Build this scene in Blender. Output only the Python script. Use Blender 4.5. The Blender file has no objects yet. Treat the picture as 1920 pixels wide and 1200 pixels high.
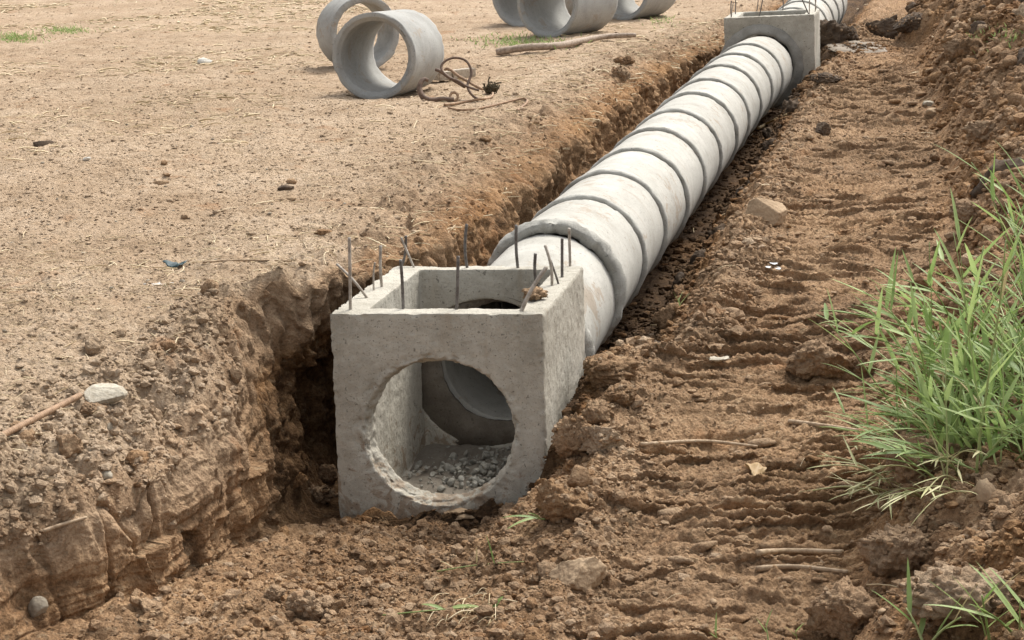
import bpy, bmesh, math, random
import numpy as np
from mathutils import Vector, Matrix, Euler

SC = bpy.context.scene
COL = SC.collection
random.seed(7)
RNG = np.random.default_rng(7)
rad = math.radians

# ------------------------------------------------------------------ camera
F_PX, PITCH, ROLL, CAM_H = 3350.0, rad(13.2), rad(-1.3), 1.88      # focal length in pixels of a 1920 px wide frame
_r0, _u0 = np.array([1., 0, 0]), np.array([0, math.sin(PITCH), math.cos(PITCH)])
FWD = np.array([0, math.cos(PITCH), -math.sin(PITCH)])
_c, _s = math.cos(ROLL), math.sin(ROLL)
RGT, UPV = _c * _r0 + _s * _u0, -_s * _r0 + _c * _u0
CAMP = np.array([0, 0, CAM_H])
cam_d = bpy.data.cameras.new('camera')
cam_d.sensor_width = 36.0
cam_d.lens = F_PX / 1920 * 36
cam_d.clip_start, cam_d.clip_end = 0.1, 500
cam = bpy.data.objects.new('camera', cam_d)
COL.objects.link(cam)
M = Matrix.Identity(4)
for i, v in enumerate((RGT, UPV, -FWD)):
    for j in range(3):
        M[j][i] = v[j]
for j in range(3):
    M[j][3] = CAMP[j]
cam.matrix_world = M
SC.camera = cam

# ------------------------------------------------------------------ sky, sun, exposure
SUN_EL, SUN_AZ = rad(56), rad(38)            # azimuth clockwise from +Y: behind the scene, to the right
w = bpy.data.worlds.new('World')
SC.world = w
w.use_nodes = True
nt = w.node_tree
bg = nt.nodes['Background']
sky = nt.nodes.new('ShaderNodeTexSky')
sky.sky_type = 'NISHITA'
sky.sun_disc = False
sky.sun_elevation = SUN_EL
sky.sun_rotation = SUN_AZ
sky.air_density = 1.0
sky.dust_density = 4.0
sky.ozone_density = 1.0
hs = nt.nodes.new('ShaderNodeHueSaturation')
hs.inputs['Saturation'].default_value = 0.22   # overcast: the cloud layer takes the blue out of the sky
nt.links.new(sky.outputs[0], hs.inputs['Color'])
nt.links.new(hs.outputs[0], bg.inputs[0])
bg.inputs[1].default_value = 0.15
sd = bpy.data.lights.new('sun', 'SUN')
sd.energy = 1.9
sd.angle = rad(17)
sd.color = (1.0, 0.95, 0.87)
sun = bpy.data.objects.new('sun', sd)
COL.objects.link(sun)
_dir = Vector((math.sin(SUN_AZ) * math.cos(SUN_EL), math.cos(SUN_AZ) * math.cos(SUN_EL), math.sin(SUN_EL)))
sun.rotation_euler = _dir.to_track_quat('Z', 'Y').to_euler()
SC.view_settings.view_transform = 'Standard'
SC.view_settings.look = 'None'
SC.view_settings.gamma = 1
SC.view_settings.exposure = 0.88

# ------------------------------------------------------------------ pixel helpers (a pixel of the 1920x1200 photo -> a real point)
def ray(px, py):
    d = FWD * F_PX + RGT * (px - 960) + UPV * (600 - py)
    return d / np.linalg.norm(d)

def atz(px, py, z):
    d = ray(px, py)
    return CAMP + d * ((z - CAM_H) / d[2])

def aty(px, py, y):
    d = ray(px, py)
    return CAMP + d * (y / d[1])

# ------------------------------------------------------------------ noise
_prm = np.random.default_rng(11).permutation(256).astype(np.int32)
_prm = np.concatenate([_prm, _prm])
_g = np.random.default_rng(12).normal(size=(256, 3)).astype(np.float32)
_g /= np.linalg.norm(_g, axis=1, keepdims=True)

def pn(x, y, z=0.0):
    x = np.asarray(x, np.float32); y = np.asarray(y, np.float32)
    z = np.zeros_like(x) + np.float32(z) if np.isscalar(z) else np.asarray(z, np.float32)
    xi, yi, zi = (np.floor(a).astype(np.int32) for a in (x, y, z))
    xf, yf, zf = x - xi, y - yi, z - zi
    xi &= 255; yi &= 255; zi &= 255
    fade = lambda t: t * t * t * (t * (t * 6 - 15) + 10)
    u, v, ww = fade(xf), fade(yf), fade(zf)
    def corner(a, b, c):
        h = _prm[(_prm[(_prm[(xi + a) & 255] + yi + b) & 255] + zi + c) & 255]
        g = _g[h]
        return g[..., 0] * (xf - a) + g[..., 1] * (yf - b) + g[..., 2] * (zf - c)
    x00 = corner(0, 0, 0) * (1 - u) + corner(1, 0, 0) * u
    x10 = corner(0, 1, 0) * (1 - u) + corner(1, 1, 0) * u
    x01 = corner(0, 0, 1) * (1 - u) + corner(1, 0, 1) * u
    x11 = corner(0, 1, 1) * (1 - u) + corner(1, 1, 1) * u
    return ((x00 * (1 - v) + x10 * v) * (1 - ww) + (x01 * (1 - v) + x11 * v) * ww) * 1.6

def fbm(x, y, z=0.0, n=4, gain=0.5):
    a, t = 1.0, 0.0
    for i in range(n):
        k = 2.03 ** i
        zz = z * k + 7.3 * i if np.isscalar(z) else np.asarray(z) * k + 7.3 * i
        t = t + a * pn(x * k + 3.1 * i, y * k - 1.7 * i, zz)
        a *= gain
    return t

def lumps(x, y, seed=0, fill=0.75):
    """rounded clods: cellular noise, one dome per cell, each of its own height"""
    x = np.asarray(x, np.float32); y = np.asarray(y, np.float32)
    xi, yi = np.floor(x).astype(np.int32), np.floor(y).astype(np.int32)
    best = np.zeros_like(x)
    for a in (-1, 0, 1):
        for b in (-1, 0, 1):
            h = _prm[(_prm[(xi + a + seed * 17) & 255] + yi + b + seed * 5) & 255]
            h2 = _prm[(h + 71) & 255]; h3 = _prm[(h + 139) & 255]
            cx = xi + a + h / 255.0; cy = yi + b + h2 / 255.0
            hr = 0.25 + 0.75 * (h3 / 255.0)
            r = fill * (0.55 + 0.45 * hr)
            d2 = ((x - cx) ** 2 + (y - cy) ** 2) / (r * r)
            best = np.maximum(best, hr * np.sqrt(np.maximum(0, 1 - d2)))
    return best

def sstep(a, b, x):
    t = np.clip((x - a) / (b - a), 0, 1)
    return t * t * (3 - 2 * t)

# ------------------------------------------------------------------ object helpers
def tag(o, label=None, cat=None, group=None, kind=None):
    if label: o['label'] = label
    if cat: o['category'] = cat
    if group: o['group'] = group
    if kind: o['kind'] = kind
    return o

def link(name, me, mat=None, parent=None):
    o = bpy.data.objects.new(name, me)
    COL.objects.link(o)
    if mat and not me.materials: me.materials.append(mat)
    if parent is not None: o.parent = parent
    return o

def empty(name, loc=(0, 0, 0)):
    o = bpy.data.objects.new(name, None)
    o.empty_display_size = 0.1
    o.location = loc
    COL.objects.link(o)
    return o

def mesh_np(name, V, Fq, smooth=True, attrs=None):
    """V (n,3), Fq (m,k) one polygon size"""
    V = np.ascontiguousarray(V, np.float32); Fq = np.ascontiguousarray(Fq, np.int32)
    me = bpy.data.meshes.new(name)
    n, (m, k) = len(V), Fq.shape
    me.vertices.add(n); me.vertices.foreach_set('co', V.ravel())
    me.loops.add(m * k); me.loops.foreach_set('vertex_index', Fq.ravel())
    me.polygons.add(m)
    me.polygons.foreach_set('loop_start', np.arange(0, m * k, k, dtype=np.int32))
    me.polygons.foreach_set('use_smooth', np.full(m, smooth, bool))
    me.update(calc_edges=True)
    for an, arr in (attrs or {}).items():
        at = me.attributes.new(an, 'FLOAT', 'POINT')
        at.data.foreach_set('value', np.ascontiguousarray(arr, np.float32))
    return me

class MB:
    """collects pieces made of quads into one mesh"""
    def __init__(s): s.V = []; s.F = []; s.A = []; s.n = 0
    def add(s, V, Fq, a=0.0):
        V = np.asarray(V, float); Fq = np.asarray(Fq, int)
        s.V.append(V); s.F.append(Fq + s.n); s.A.append(np.zeros(len(V)) + a); s.n += len(V)
    def mesh(s, name, smooth=True):
        return mesh_np(name, np.concatenate(s.V), np.concatenate(s.F), smooth, {'tint': np.concatenate(s.A)})
    def obj(s, name, mat, parent=None, smooth=True):
        return link(name, s.mesh(name, smooth), mat, parent)
    def tube(s, P, r, seg=8, a=0.0, caps=True):
        P = np.asarray(P, float); n = len(P)
        r = np.zeros(n) + r if np.isscalar(r) else np.asarray(r, float)
        if caps:
            P = np.concatenate([P[:1], P, P[-1:]]); r = np.concatenate([[1e-4], r, [1e-4]]); n += 2
        T = np.gradient(P, axis=0)
        T[0] = T[1] if np.linalg.norm(T[0]) < 1e-9 else T[0]
        T /= np.maximum(np.linalg.norm(T, axis=1, keepdims=True), 1e-9)
        up = np.array([0, 0, 1.]) if abs(T[0][2]) < 0.9 else np.array([1., 0, 0])
        N = np.cross(T[0], up); N /= np.linalg.norm(N)
        ang = np.linspace(0, 2 * math.pi, seg, endpoint=False)
        V = []
        for i in range(n):
            N = N - T[i] * (N @ T[i]); N /= max(np.linalg.norm(N), 1e-9)
            B = np.cross(T[i], N)
            V.append(P[i] + r[i] * (np.cos(ang)[:, None] * N + np.sin(ang)[:, None] * B))
        V = np.concatenate(V)
        Fq = [[i * seg + j, i * seg + (j + 1) % seg, (i + 1) * seg + (j + 1) % seg, (i + 1) * seg + j] for i in range(n - 1) for j in range(seg)]
        s.add(V, Fq, a)
    def blade(s, P, wd, nrm, fold=0.25, a=0.0):
        """a leaf: two quads across with a V fold"""
        P = np.asarray(P, float); n = len(P)
        T = np.gradient(P, axis=0); T /= np.maximum(np.linalg.norm(T, axis=1, keepdims=True), 1e-9)
        S = np.cross(T, nrm); S /= np.maximum(np.linalg.norm(S, axis=1, keepdims=True), 1e-9)
        N = np.cross(S, T)
        wd = np.asarray(wd)[:, None]
        V = np.stack([P - S * wd + N * wd * fold, P, P + S * wd + N * wd * fold], 1).reshape(-1, 3)
        Fq = []
        for i in range(n - 1):
            b = i * 3
            Fq += [[b, b + 1, b + 4, b + 3], [b + 1, b + 2, b + 5, b + 4]]
        s.add(V, Fq, a)

def curve_pts(ctrl, n=40):
    """Catmull-Rom through control points"""
    C = np.asarray(ctrl, float)
    C = np.concatenate([[2 * C[0] - C[1]], C, [2 * C[-1] - C[-2]]])
    out = []
    m = len(C) - 3
    for t in np.linspace(0, m, n):
        i = min(int(t), m - 1); f = t - i
        p0, p1, p2, p3 = C[i:i + 4]
        out.append(0.5 * ((2 * p1) + (-p0 + p2) * f + (2 * p0 - 5 * p1 + 4 * p2 - p3) * f * f + (-p0 + 3 * p1 - 3 * p2 + p3) * f ** 3))
    return np.array(out)

# ------------------------------------------------------------------ materials
def mat_new(name):
    m = bpy.data.materials.new(name); m.use_nodes = True
    t = m.node_tree
    return m, t, t.nodes['Principled BSDF']

def N(t, typ, **kw):
    n = t.nodes.new(typ)
    for k, v in kw.items():
        if k in n.inputs: n.inputs[k].default_value = v
        else: setattr(n, k, v)
    return n

def noise(t, vec, scale, detail=4, rough=0.55, dist=0.0):
    n = N(t, 'ShaderNodeTexNoise'); n.inputs['Scale'].default_value = scale
    n.inputs['Detail'].default_value = detail; n.inputs['Roughness'].default_value = rough
    n.inputs['Distortion'].default_value = dist
    if vec: t.links.new(vec, n.inputs['Vector'])
    return n.outputs['Fac']

def ramp(t, fac, stops):
    r = N(t, 'ShaderNodeValToRGB')
    e = r.color_ramp.elements
    while len(e) < len(stops): e.new(0.5)
    for i, (p, c) in enumerate(stops):
        e[i].position = p
        e[i].color = (*c, 1) if not np.isscalar(c) else (c, c, c, 1)
    t.links.new(fac, r.inputs[0])
    return r.outputs[0]

def mix(t, fac, a, b, mode='MIX'):
    n = N(t, 'ShaderNodeMix', data_type='RGBA', blend_type=mode)
    for sock, v in ((n.inputs[0], fac), (n.inputs[6], a), (n.inputs[7], b)):
        if hasattr(v, 'links'): t.links.new(v, sock)
        elif np.isscalar(v): sock.default_value = v
        else: sock.default_value = (*v, 1)
    return n.outputs[2]

def mth(t, op, a, b=0.0, clamp=False):
    n = N(t, 'ShaderNodeMath', operation=op, use_clamp=clamp)
    for i, v in enumerate((a, b)):
        if hasattr(v, 'links'): t.links.new(v, n.inputs[i])
        else: n.inputs[i].default_value = v
    return n.outputs[0]

def bump(t, h, strength, dist, nrm=None):
    b = N(t, 'ShaderNodeBump'); b.inputs['Strength'].default_value = strength; b.inputs['Distance'].default_value = dist
    t.links.new(h, b.inputs['Height'])
    if nrm: t.links.new(nrm, b.inputs['Normal'])
    return b.outputs[0]

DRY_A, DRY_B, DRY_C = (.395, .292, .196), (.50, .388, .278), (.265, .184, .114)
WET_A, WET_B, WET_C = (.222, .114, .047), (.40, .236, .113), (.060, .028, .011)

def soil_mat(name, dry=None):
    m, t, b = mat_new(name)
    geo = N(t, 'ShaderNodeNewGeometry')
    P = geo.outputs['Position']
    n1 = noise(t, P, 1.3, 5, .6); n2 = noise(t, P, 9, 5, .65); n3 = noise(t, P, 45, 4, .7); n4 = noise(t, P, 210, 3, .7)
    k = mth(t, 'ADD', mth(t, 'MULTIPLY', n1, .28), mth(t, 'ADD', mth(t, 'MULTIPLY', n2, .32), mth(t, 'MULTIPLY', n3, .40)))
    cd = ramp(t, k, [(.38, DRY_C), (.49, DRY_A), (.60, DRY_B)])
    cw = ramp(t, k, [(.40, WET_C), (.49, WET_A), (.58, WET_B)])
    if dry is None:
        a = N(t, 'ShaderNodeAttribute'); a.attribute_name = 'dry'
        f = mth(t, 'ADD', a.outputs['Fac'], 0.0, True)
        damp_shade = mth(t, 'MULTIPLY', a.outputs['Fac'], -1.0, True)
    else:
        damp_shade = None
        oi = N(t, 'ShaderNodeObjectInfo')
        f = mth(t, 'ADD', dry - .22, mth(t, 'MULTIPLY', oi.outputs['Random'], .44), True)
    col = mix(t, f, cw, cd)
    n0 = noise(t, P, .42, 4, .6, .5)
    col = mix(t, mth(t, 'MULTIPLY', ramp(t, n0, [(.40, 1.), (.56, 0.)]), .35), col, mix(t, f, (.16, .10, .055), (.30, .205, .125)))
    # orange iron stains and pale chalky crumbs, each in patches of their own
    n5 = noise(t, P, 3.1, 3, .5, .6)
    col = mix(t, mth(t, 'MULTIPLY', ramp(t, n5, [(.62, 0.), (.72, 1.)]), .35), col, (.30, .135, .05))
    mp6 = N(t, 'ShaderNodeMapping'); mp6.inputs['Scale'].default_value = (.4, 1, 1); t.links.new(P, mp6.inputs[0])
    n6 = noise(t, mp6.outputs[0], 30, 4, .65, .3)
    col = mix(t, mth(t, 'MULTIPLY', ramp(t, n6, [(.56, 0.), (.68, 1.)]), .50), col, (.43, .32, .20))
    col = mix(t, mth(t, 'MULTIPLY', ramp(t, n4, [(.35, 1.), (.47, 0.)]), .35), col, (.12, .07, .036))
    if damp_shade is not None: col = mix(t, mth(t, 'MULTIPLY', damp_shade, .85), col, ramp(t, k, [(.38, (.022, .014, .009)), (.5, (.055, .034, .019)), (.6, (.11, .068, .037))]))  # wet soil tone, also carrying the shade painted into gully and gap
    t.links.new(col, b.inputs['Base Color'])
    b.inputs['Roughness'].default_value = .95
    b.inputs['Specular IOR Level'].default_value = .15
    v = N(t, 'ShaderNodeTexVoronoi'); v.inputs['Scale'].default_value = 70
    t.links.new(P, v.inputs['Vector'])
    h = mth(t, 'ADD', mth(t, 'MULTIPLY', n3, 1.0), mth(t, 'ADD', mth(t, 'MULTIPLY', n4, .5), mth(t, 'MULTIPLY', v.outputs['Distance'], -.45)))
    t.links.new(bump(t, h, .9, .018), b.inputs['Normal'])
    return m

def concrete_mat(name, base, dark, stain=(.30, .22, .12), stain_amt=.25, pore=.5, bump_d=.006, streak=True, mud=False, splash=0.0):
    m, t, b = mat_new(name)
    tc = N(t, 'ShaderNodeTexCoord'); O = tc.outputs['Object']
    oi = N(t, 'ShaderNodeObjectInfo')
    va = N(t, 'ShaderNodeVectorMath', operation='ADD')
    t.links.new(O, va.inputs[0])
    cmb = N(t, 'ShaderNodeCombineXYZ')
    for i in range(3): t.links.new(mth(t, 'MULTIPLY', oi.outputs['Random'], 11.0 + 7 * i), cmb.inputs[i])
    t.links.new(cmb.outputs[0], va.inputs[1])
    P = va.outputs[0]
    n1 = noise(t, P, 2.2, 6, .62, .4); n2 = noise(t, P, 14, 5, .6); n3 = noise(t, P, 90, 3, .6)
    k = mth(t, 'ADD', mth(t, 'MULTIPLY', n1, .6), mth(t, 'ADD', mth(t, 'MULTIPLY', n2, .25), mth(t, 'MULTIPLY', n3, .15)))
    col = ramp(t, k, [(.36, dark), (.56, base), (.68, tuple(min(1, c * 1.14) for c in base))])
    if streak:
        mp = N(t, 'ShaderNodeMapping'); mp.inputs['Scale'].default_value = (9, 9, 1.1)
        t.links.new(P, mp.inputs[0])
        ns = noise(t, mp.outputs[0], 1.0, 4, .6, .2)
        col = mix(t, mth(t, 'MULTIPLY', ramp(t, ns, [(.60, 0.), (.74, 1.)]), stain_amt), col, stain)
    ng = noise(t, P, 6.0, 4, .7, 1.2)
    col = mix(t, mth(t, 'MULTIPLY', ramp(t, ng, [(.66, 0.), (.72, 1.)]), .35), col, tuple(c * .55 for c in dark))
    if splash:                                               # dried splashes of soil, and each casting its own tone
        ns1 = noise(t, P, 7.0, 6, .72, .6); ns2 = noise(t, P, 1.6, 2, .5)
        sk = mth(t, 'ADD', ns1, mth(t, 'MULTIPLY', mth(t, 'SUBTRACT', ns2, .5), .5))
        col = mix(t, mth(t, 'MULTIPLY', ramp(t, sk, [(.60, 0.), (.66, 1.)]), splash), col, (.27, .185, .11))
        col = mix(t, mth(t, 'MULTIPLY', oi.outputs['Random'], .28), col, dark)
    if mud:                                                  # splashes of soil along the foot
        sp = N(t, 'ShaderNodeSeparateXYZ'); t.links.new(O, sp.inputs[0])
        nm = noise(t, P, 11, 5, .7, .8)
        mk = mth(t, 'SUBTRACT', nm, mth(t, 'MULTIPLY', sp.outputs['Z'], .42))
        col = mix(t, mth(t, 'MULTIPLY', ramp(t, mk, [(.42, 0.), (.50, 1.)]), .6), col, (.21, .13, .07))
    nb = noise(t, P, 48, 2, .5)
    col = mix(t, mth(t, 'MULTIPLY', ramp(t, nb, [(.30, 1.), (.335, 0.)]), pore), col, tuple(c * .4 for c in dark))
    np_ = noise(t, P, 160, 2, .5)
    pores = ramp(t, np_, [(.30, 1.), (.36, 0.)])
    col = mix(t, mth(t, 'MULTIPLY', pores, pore), col, tuple(c * .45 for c in dark))
    t.links.new(col, b.inputs['Base Color'])
    b.inputs['Roughness'].default_value = .88
    b.inputs['Specular IOR Level'].default_value = .25
    h = mth(t, 'ADD', mth(t, 'MULTIPLY', n2, .5), mth(t, 'SUBTRACT', mth(t, 'MULTIPLY', n3, .5), mth(t, 'MULTIPLY', pores, .5)))
    t.links.new(bump(t, h, .7, bump_d), b.inputs['Normal'])
    return m

def rock_mat(name, c1, c2):
    m, t, b = mat_new(name)
    tc = N(t, 'ShaderNodeNewGeometry'); P = tc.outputs['Position']
    n1 = noise(t, P, 7, 5, .65); n2 = noise(t, P, 60, 4, .7)
    k = mth(t, 'ADD', mth(t, 'MULTIPLY', n1, .6), mth(t, 'MULTIPLY', n2, .4))
    t.links.new(ramp(t, k, [(.38, c2), (.6, c1)]), b.inputs['Base Color'])
    b.inputs['Roughness'].default_value = .9
    b.inputs['Specular IOR Level'].default_value = .2
    t.links.new(bump(t, n2, .7, .008), b.inputs['Normal'])
    return m

def rust_mat(name, c1, c2, metal=.0, rough=.75):
    m, t, b = mat_new(name)
    tc = N(t, 'ShaderNodeNewGeometry'); P = tc.outputs['Position']
    n1 = noise(t, P, 30, 5, .7); n2 = noise(t, P, 220, 3, .6)
    t.links.new(ramp(t, n1, [(.38, c2), (.6, c1)]), b.inputs['Base Color'])
    b.inputs['Roughness'].default_value = rough; b.inputs['Metallic'].default_value = metal
    t.links.new(bump(t, n2, .5, .003), b.inputs['Normal'])
    return m

def leaf_mat(name, c1, c2, trans=.35, dead=None):
    m, t, b = mat_new(name)
    a = N(t, 'ShaderNodeAttribute'); a.attribute_name = 'tint'
    geo = N(t, 'ShaderNodeNewGeometry')
    n1 = noise(t, geo.outputs['Position'], 25, 3, .6)
    f = mth(t, 'ADD', a.outputs['Fac'], mth(t, 'MULTIPLY', mth(t, 'SUBTRACT', n1, .5), .6), True)
    col = mix(t, f, c1, c2)
    if dead: col = mix(t, mth(t, 'GREATER_THAN', a.outputs['Fac'], .93), col, dead)
    t.links.new(col, b.inputs['Base Color'])
    b.inputs['Roughness'].default_value = .5
    b.inputs['Specular IOR Level'].default_value = .35
    tr = N(t, 'ShaderNodeBsdfTranslucent'); t.links.new(col, tr.inputs['Color'])
    ms = N(t, 'ShaderNodeMixShader'); ms.inputs[0].default_value = trans
    out = t.nodes['Material Output']
    t.links.new(b.outputs[0], ms.inputs[1]); t.links.new(tr.outputs[0], ms.inputs[2])
    t.links.new(ms.outputs[0], out.inputs['Surface'])
    return m

def plain_mat(name, c, rough=.6, spec=.4):
    m, t, b = mat_new(name)
    geo = N(t, 'ShaderNodeNewGeometry')
    n1 = noise(t, geo.outputs['Position'], 60, 4, .6)
    t.links.new(ramp(t, n1, [(.35, tuple(x * .7 for x in c)), (.6, c)]), b.inputs['Base Color'])
    b.inputs['Roughness'].default_value = rough; b.inputs['Specular IOR Level'].default_value = spec
    return m

M_SOIL = soil_mat('soil')
M_CLOD_WET = soil_mat('soil_damp_clod', .42)
M_CLOD_DAMP = soil_mat('soil_wet_clod', .18)
M_CLOD_DRY = soil_mat('soil_dry_clod', .72)
M_CLOD_DARK = rock_mat('soil_dark_clay', (.115, .08, .052), (.05, .036, .026))
M_PIPE = concrete_mat('concrete_pipe', (.46, .445, .40), (.32, .305, .265), (.26, .19, .115), .45, .5, splash=.5)
M_PIPE2 = concrete_mat('concrete_pipe_grey', (.37, .365, .34), (.26, .255, .235), (.36, .30, .2), .15, .4, splash=.45)
M_BOX = concrete_mat('concrete_box', (.44, .41, .345), (.29, .267, .217), (.26, .19, .11), .25, .7, .010, mud=True)
M_JOINT = concrete_mat('mortar_joint', (.40, .39, .35), (.26, .25, .22), (.2, .15, .1), .25, .5, .012, False)
M_MORTAR_DARK = concrete_mat('mortar_dark', (.20, .175, .14), (.11, .09, .07), (.2, .15, .1), .25, .5, .012, False)  # darker mortar: soil stain plus the shade inside the box, put into the colour
M_MORTAR = concrete_mat('mortar', (.30, .285, .25), (.19, .18, .155), (.2, .15, .1), .2, .5, .012, False)
M_RUBBLE = rock_mat('rubble_grey', (.36, .345, .30), (.20, .19, .16))
M_STONE_GREY = rock_mat('stone_grey', (.33, .285, .22), (.20, .165, .12))
M_STONE = rock_mat('stone_pale', (.46, .42, .34), (.28, .24, .18))
M_STONE_TAN = rock_mat('stone_tan', (.40, .29, .185), (.24, .165, .10))
M_STONE_WHITE = rock_mat('stone_white', (.72, .70, .64), (.5, .47, .4))
M_STEEL = rust_mat('steel_bar', (.17, .155, .14), (.085, .07, .06), .3, .55)
M_STEEL_PALE = rust_mat('steel_bar_dusty', (.42, .37, .31), (.24, .20, .16), .1, .7)
M_RUST = rust_mat('rust', (.15, .092, .058), (.075, .045, .03))
M_RUST_TAN = rust_mat('rust_dusty', (.34, .215, .125), (.20, .12, .065))
M_BARK = rust_mat('bark', (.36, .28, .21), (.20, .145, .10))
M_STRAW = leaf_mat('straw', (.50, .38, .21), (.72, .60, .40), .15)
M_STICK = rust_mat('dry_stick', (.42, .31, .20), (.25, .17, .10))
M_LEAF = leaf_mat('grass_leaf', (.17, .26, .068), (.40, .50, .20), .42, (.46, .37, .19))
M_STEM = leaf_mat('grass_stem', (.20, .29, .085), (.40, .45, .20), .15)
M_DRYGRASS = leaf_mat('grass_withered', (.40, .40, .18), (.55, .50, .28), .2)
M_MUD = None

# ------------------------------------------------------------------ the line of the trench and its pipes
PK_Y = np.array([9.30] + [9.45 + 11.95 * k / 12 for k in range(1, 13)])
PK_X = np.array([-.03, .255, .475, .70, .955, 1.195, 1.445, 1.71, 1.955, 2.21, 2.47, 2.735, 3.02])
PK_Z = np.array([-.47, -.39, -.40, -.39, -.37, -.345, -.315, -.275, -.25, -.21, -.18, -.16, -.14])
QK_Y = np.array([22.75, 23.8, 24.85, 25.9, 26.95, 28.0, 29.05, 30.1])
QK_X = np.array([3.40, 3.68, 3.95, 4.22, 4.49, 4.76, 5.03, 5.30])
QK_Z = np.array([-.10, -.07, -.04, -.01, .02, .05, .08, .11])
TY = np.concatenate([PK_Y, [22.1], QK_Y, [120]])
TX = np.concatenate([PK_X, [3.22], QK_X, [30.]])
TZ = np.concatenate([PK_Z, [-.12], QK_Z, [.5]])
FL, FR, BL, BR = (np.array(p) for p in ((-.859, 8.233, 0), (.147, 8.121, 0), (-.613, 9.333, 0), (.389, 9.24, 0)))

# ------------------------------------------------------------------ the ground: one sheet, rows across the trench
def build_ground():
    ys = [-8, -6, -4, -2, 0, 1.5, 2.5, 3.3, 4.0, 4.5]
    y = 4.8
    while y < 120:
        ys.append(y)
        y += .016 if y < 5.4 else min(max(y * y / 6800, .0068), .021) if y < 25 else (y - 24.99) * .02 + .021
    Y = np.array(ys); n = len(Y)
    I = lambda tab: np.interp(Y, [a for a, _ in tab], [b for _, b in tab])
    px, pz = np.interp(Y, TY, TX), np.interp(Y, TY, TZ)
    lipX = I([(-8, -9), (0, -4.6), (5, -2.5), (5.8, -2.08), (6.16, -1.88), (6.29, -1.74), (6.52, -1.58), (6.77, -1.43), (7.3, -1.36), (7.65, -1.25), (7.9, -1.24), (8.12, -1.33), (8.5, -1.36), (8.66, -1.22), (8.78, -.98), (9.3, -.70), (9.45, -.63), (10.2, -.33),
              (12.2, .07), (14.8, .53), (17.5, 1.12), (20.5, 1.84), (21.4, 2.1), (22.0, 2.28), (23.2, 2.75), (24.5, 3.15), (27, 3.9), (30.7, 4.9), (120, 29)])
    lipZ = I([(-8, -.1), (4, -.30), (6.2, -.37), (7.1, -.39), (7.5, -.38), (7.8, -.32), (8.05, -.18), (8.3, -.07), (8.8, 0), (10, -.03), (12, -.06), (20, -.06), (24, .0), (30, .08), (120, .2)])
    midX = I([(-8, -8.6), (0, -4.3), (5, -2.45), (5.8, -2.03), (6.16, -1.84), (6.29, -1.71), (6.52, -1.55), (6.77, -1.41), (7.3, -1.33), (7.65, -1.22), (7.9, -1.19), (8.15, -1.18), (8.35, -1.2), (8.6, -1.16), (8.8, -1.12), (9.25, -1.02), (9.42, -.64), (10.2, -.30),
              (12.2, .11), (14.8, .58), (17.5, 1.17), (20.5, 1.88), (21.4, 2.1), (22.0, 2.3), (23.2, 2.8), (24.5, 3.2), (27, 3.95), (30.7, 4.95), (120, 29.1)])
    midZ = lipZ - I([(-8, .15), (5, .16), (7.0, .22), (7.9, .28), (8.5, .4), (10, .3), (120, .2)])
    fY = [(-8, -8.2), (0, -3.9), (5, -2.25), (5.8, -1.86), (6.2, -1.68), (6.58, -1.53), (6.88, -1.41), (7.5, -1.27), (8.0, -1.18), (8.2, -1.13), (8.35, -1.09), (8.6, -1.06), (9.0, -1.02), (9.28, -.95), (9.45, -.55), (9.5, -.5)]
    footX = np.where(Y < 9.5, I(fY), px - .47)
    footZ = np.where(Y < 9.5, I([(-8, -.5), (4, -.55), (5.5, -.65), (6.2, -.76), (6.6, -.81), (7, -.87), (7.5, -.96), (8, -1.09), (9.5, -1.05)]), np.interp(Y, [9.5, 9.8, 200], [0, 1, 1]) * (pz - .42) + np.interp(Y, [9.5, 9.8], [1, 0]) * -.98)
    boxR = np.interp(Y, [8.12, 9.24], [.147, .389])
    inb = (Y > 8.1) & (Y < 9.3)
    far = Y >= 9.3
    bX = np.where(inb, boxR - .04, np.where(far, px + .36, I([(-8, -4), (0, -2), (5, -.75), (6.5, -.5), (7.5, -.25), (8.1, -.05)])))
    bZ = np.where(inb, -1.02, np.where(far, pz - .46, I([(-8, -.5), (4, -.55), (5.5, -.66), (6.2, -.77), (7, -.92), (7.6, -1.05), (8.1, -1.10)])))
    cX = np.where(inb, boxR + .015, np.where(far, px + .62, I([(-8, -3.2), (0, -1.2), (5, -.3), (6.5, -.08), (7.5, .08), (8.1, .16)])))
    cZ = np.where(inb, np.interp(Y, [8.1, 9.3], [-.74, -.64]), np.where(far, pz - np.interp(Y, [17, 20], [.36, .16]), I([(-8, -.4), (4, -.55), (5.5, -.66), (6.2, -.75), (7, -.82), (8.1, -.86)])))
    zr = I([(-8, -.2), (0, -.5), (4, -.55), (5.5, -.65), (6.2, -.70), (7, -.68), (8, -.62), (9.3, -.52), (11, -.44), (14, -.31), (18, -.19), (22, -.09), (26, 0), (40, .15), (120, .25)])
    dX = np.where(inb, boxR + .30, np.where(far, px + .98, I([(-8, -2.4), (0, -.6), (5, .05), (6.3, .2), (7.2, .32), (8.1, .42)])))
    pit = np.exp(-((Y - 22.35) / .6) ** 4)                   # the dark hole right of the far box
    cX = cX + pit * .52; cZ = cZ - pit * .25; dX = dX + pit * .42
    dZ = zr + np.where(Y < 8.3, 0, .02)
    eX = I([(-8, -.5), (0, .2), (5, 1.0), (6.7, 1.36), (8.77, 1.97), (11, 2.75), (13.9, 3.45), (19.4, 4.5), (22.5, 5.1), (24.5, 4.9), (27, 5.5), (30, 6.3), (60, 14), (120, 32)])
    eX = np.maximum(eX, dX + .5)
    eZ = zr + .02
    gX = eX + .85; gZ = eZ + I([(-8, .2), (5, .28), (8, .38), (13, .55), (22, .5), (30, .45), (40, .2), (120, .1)])
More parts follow.
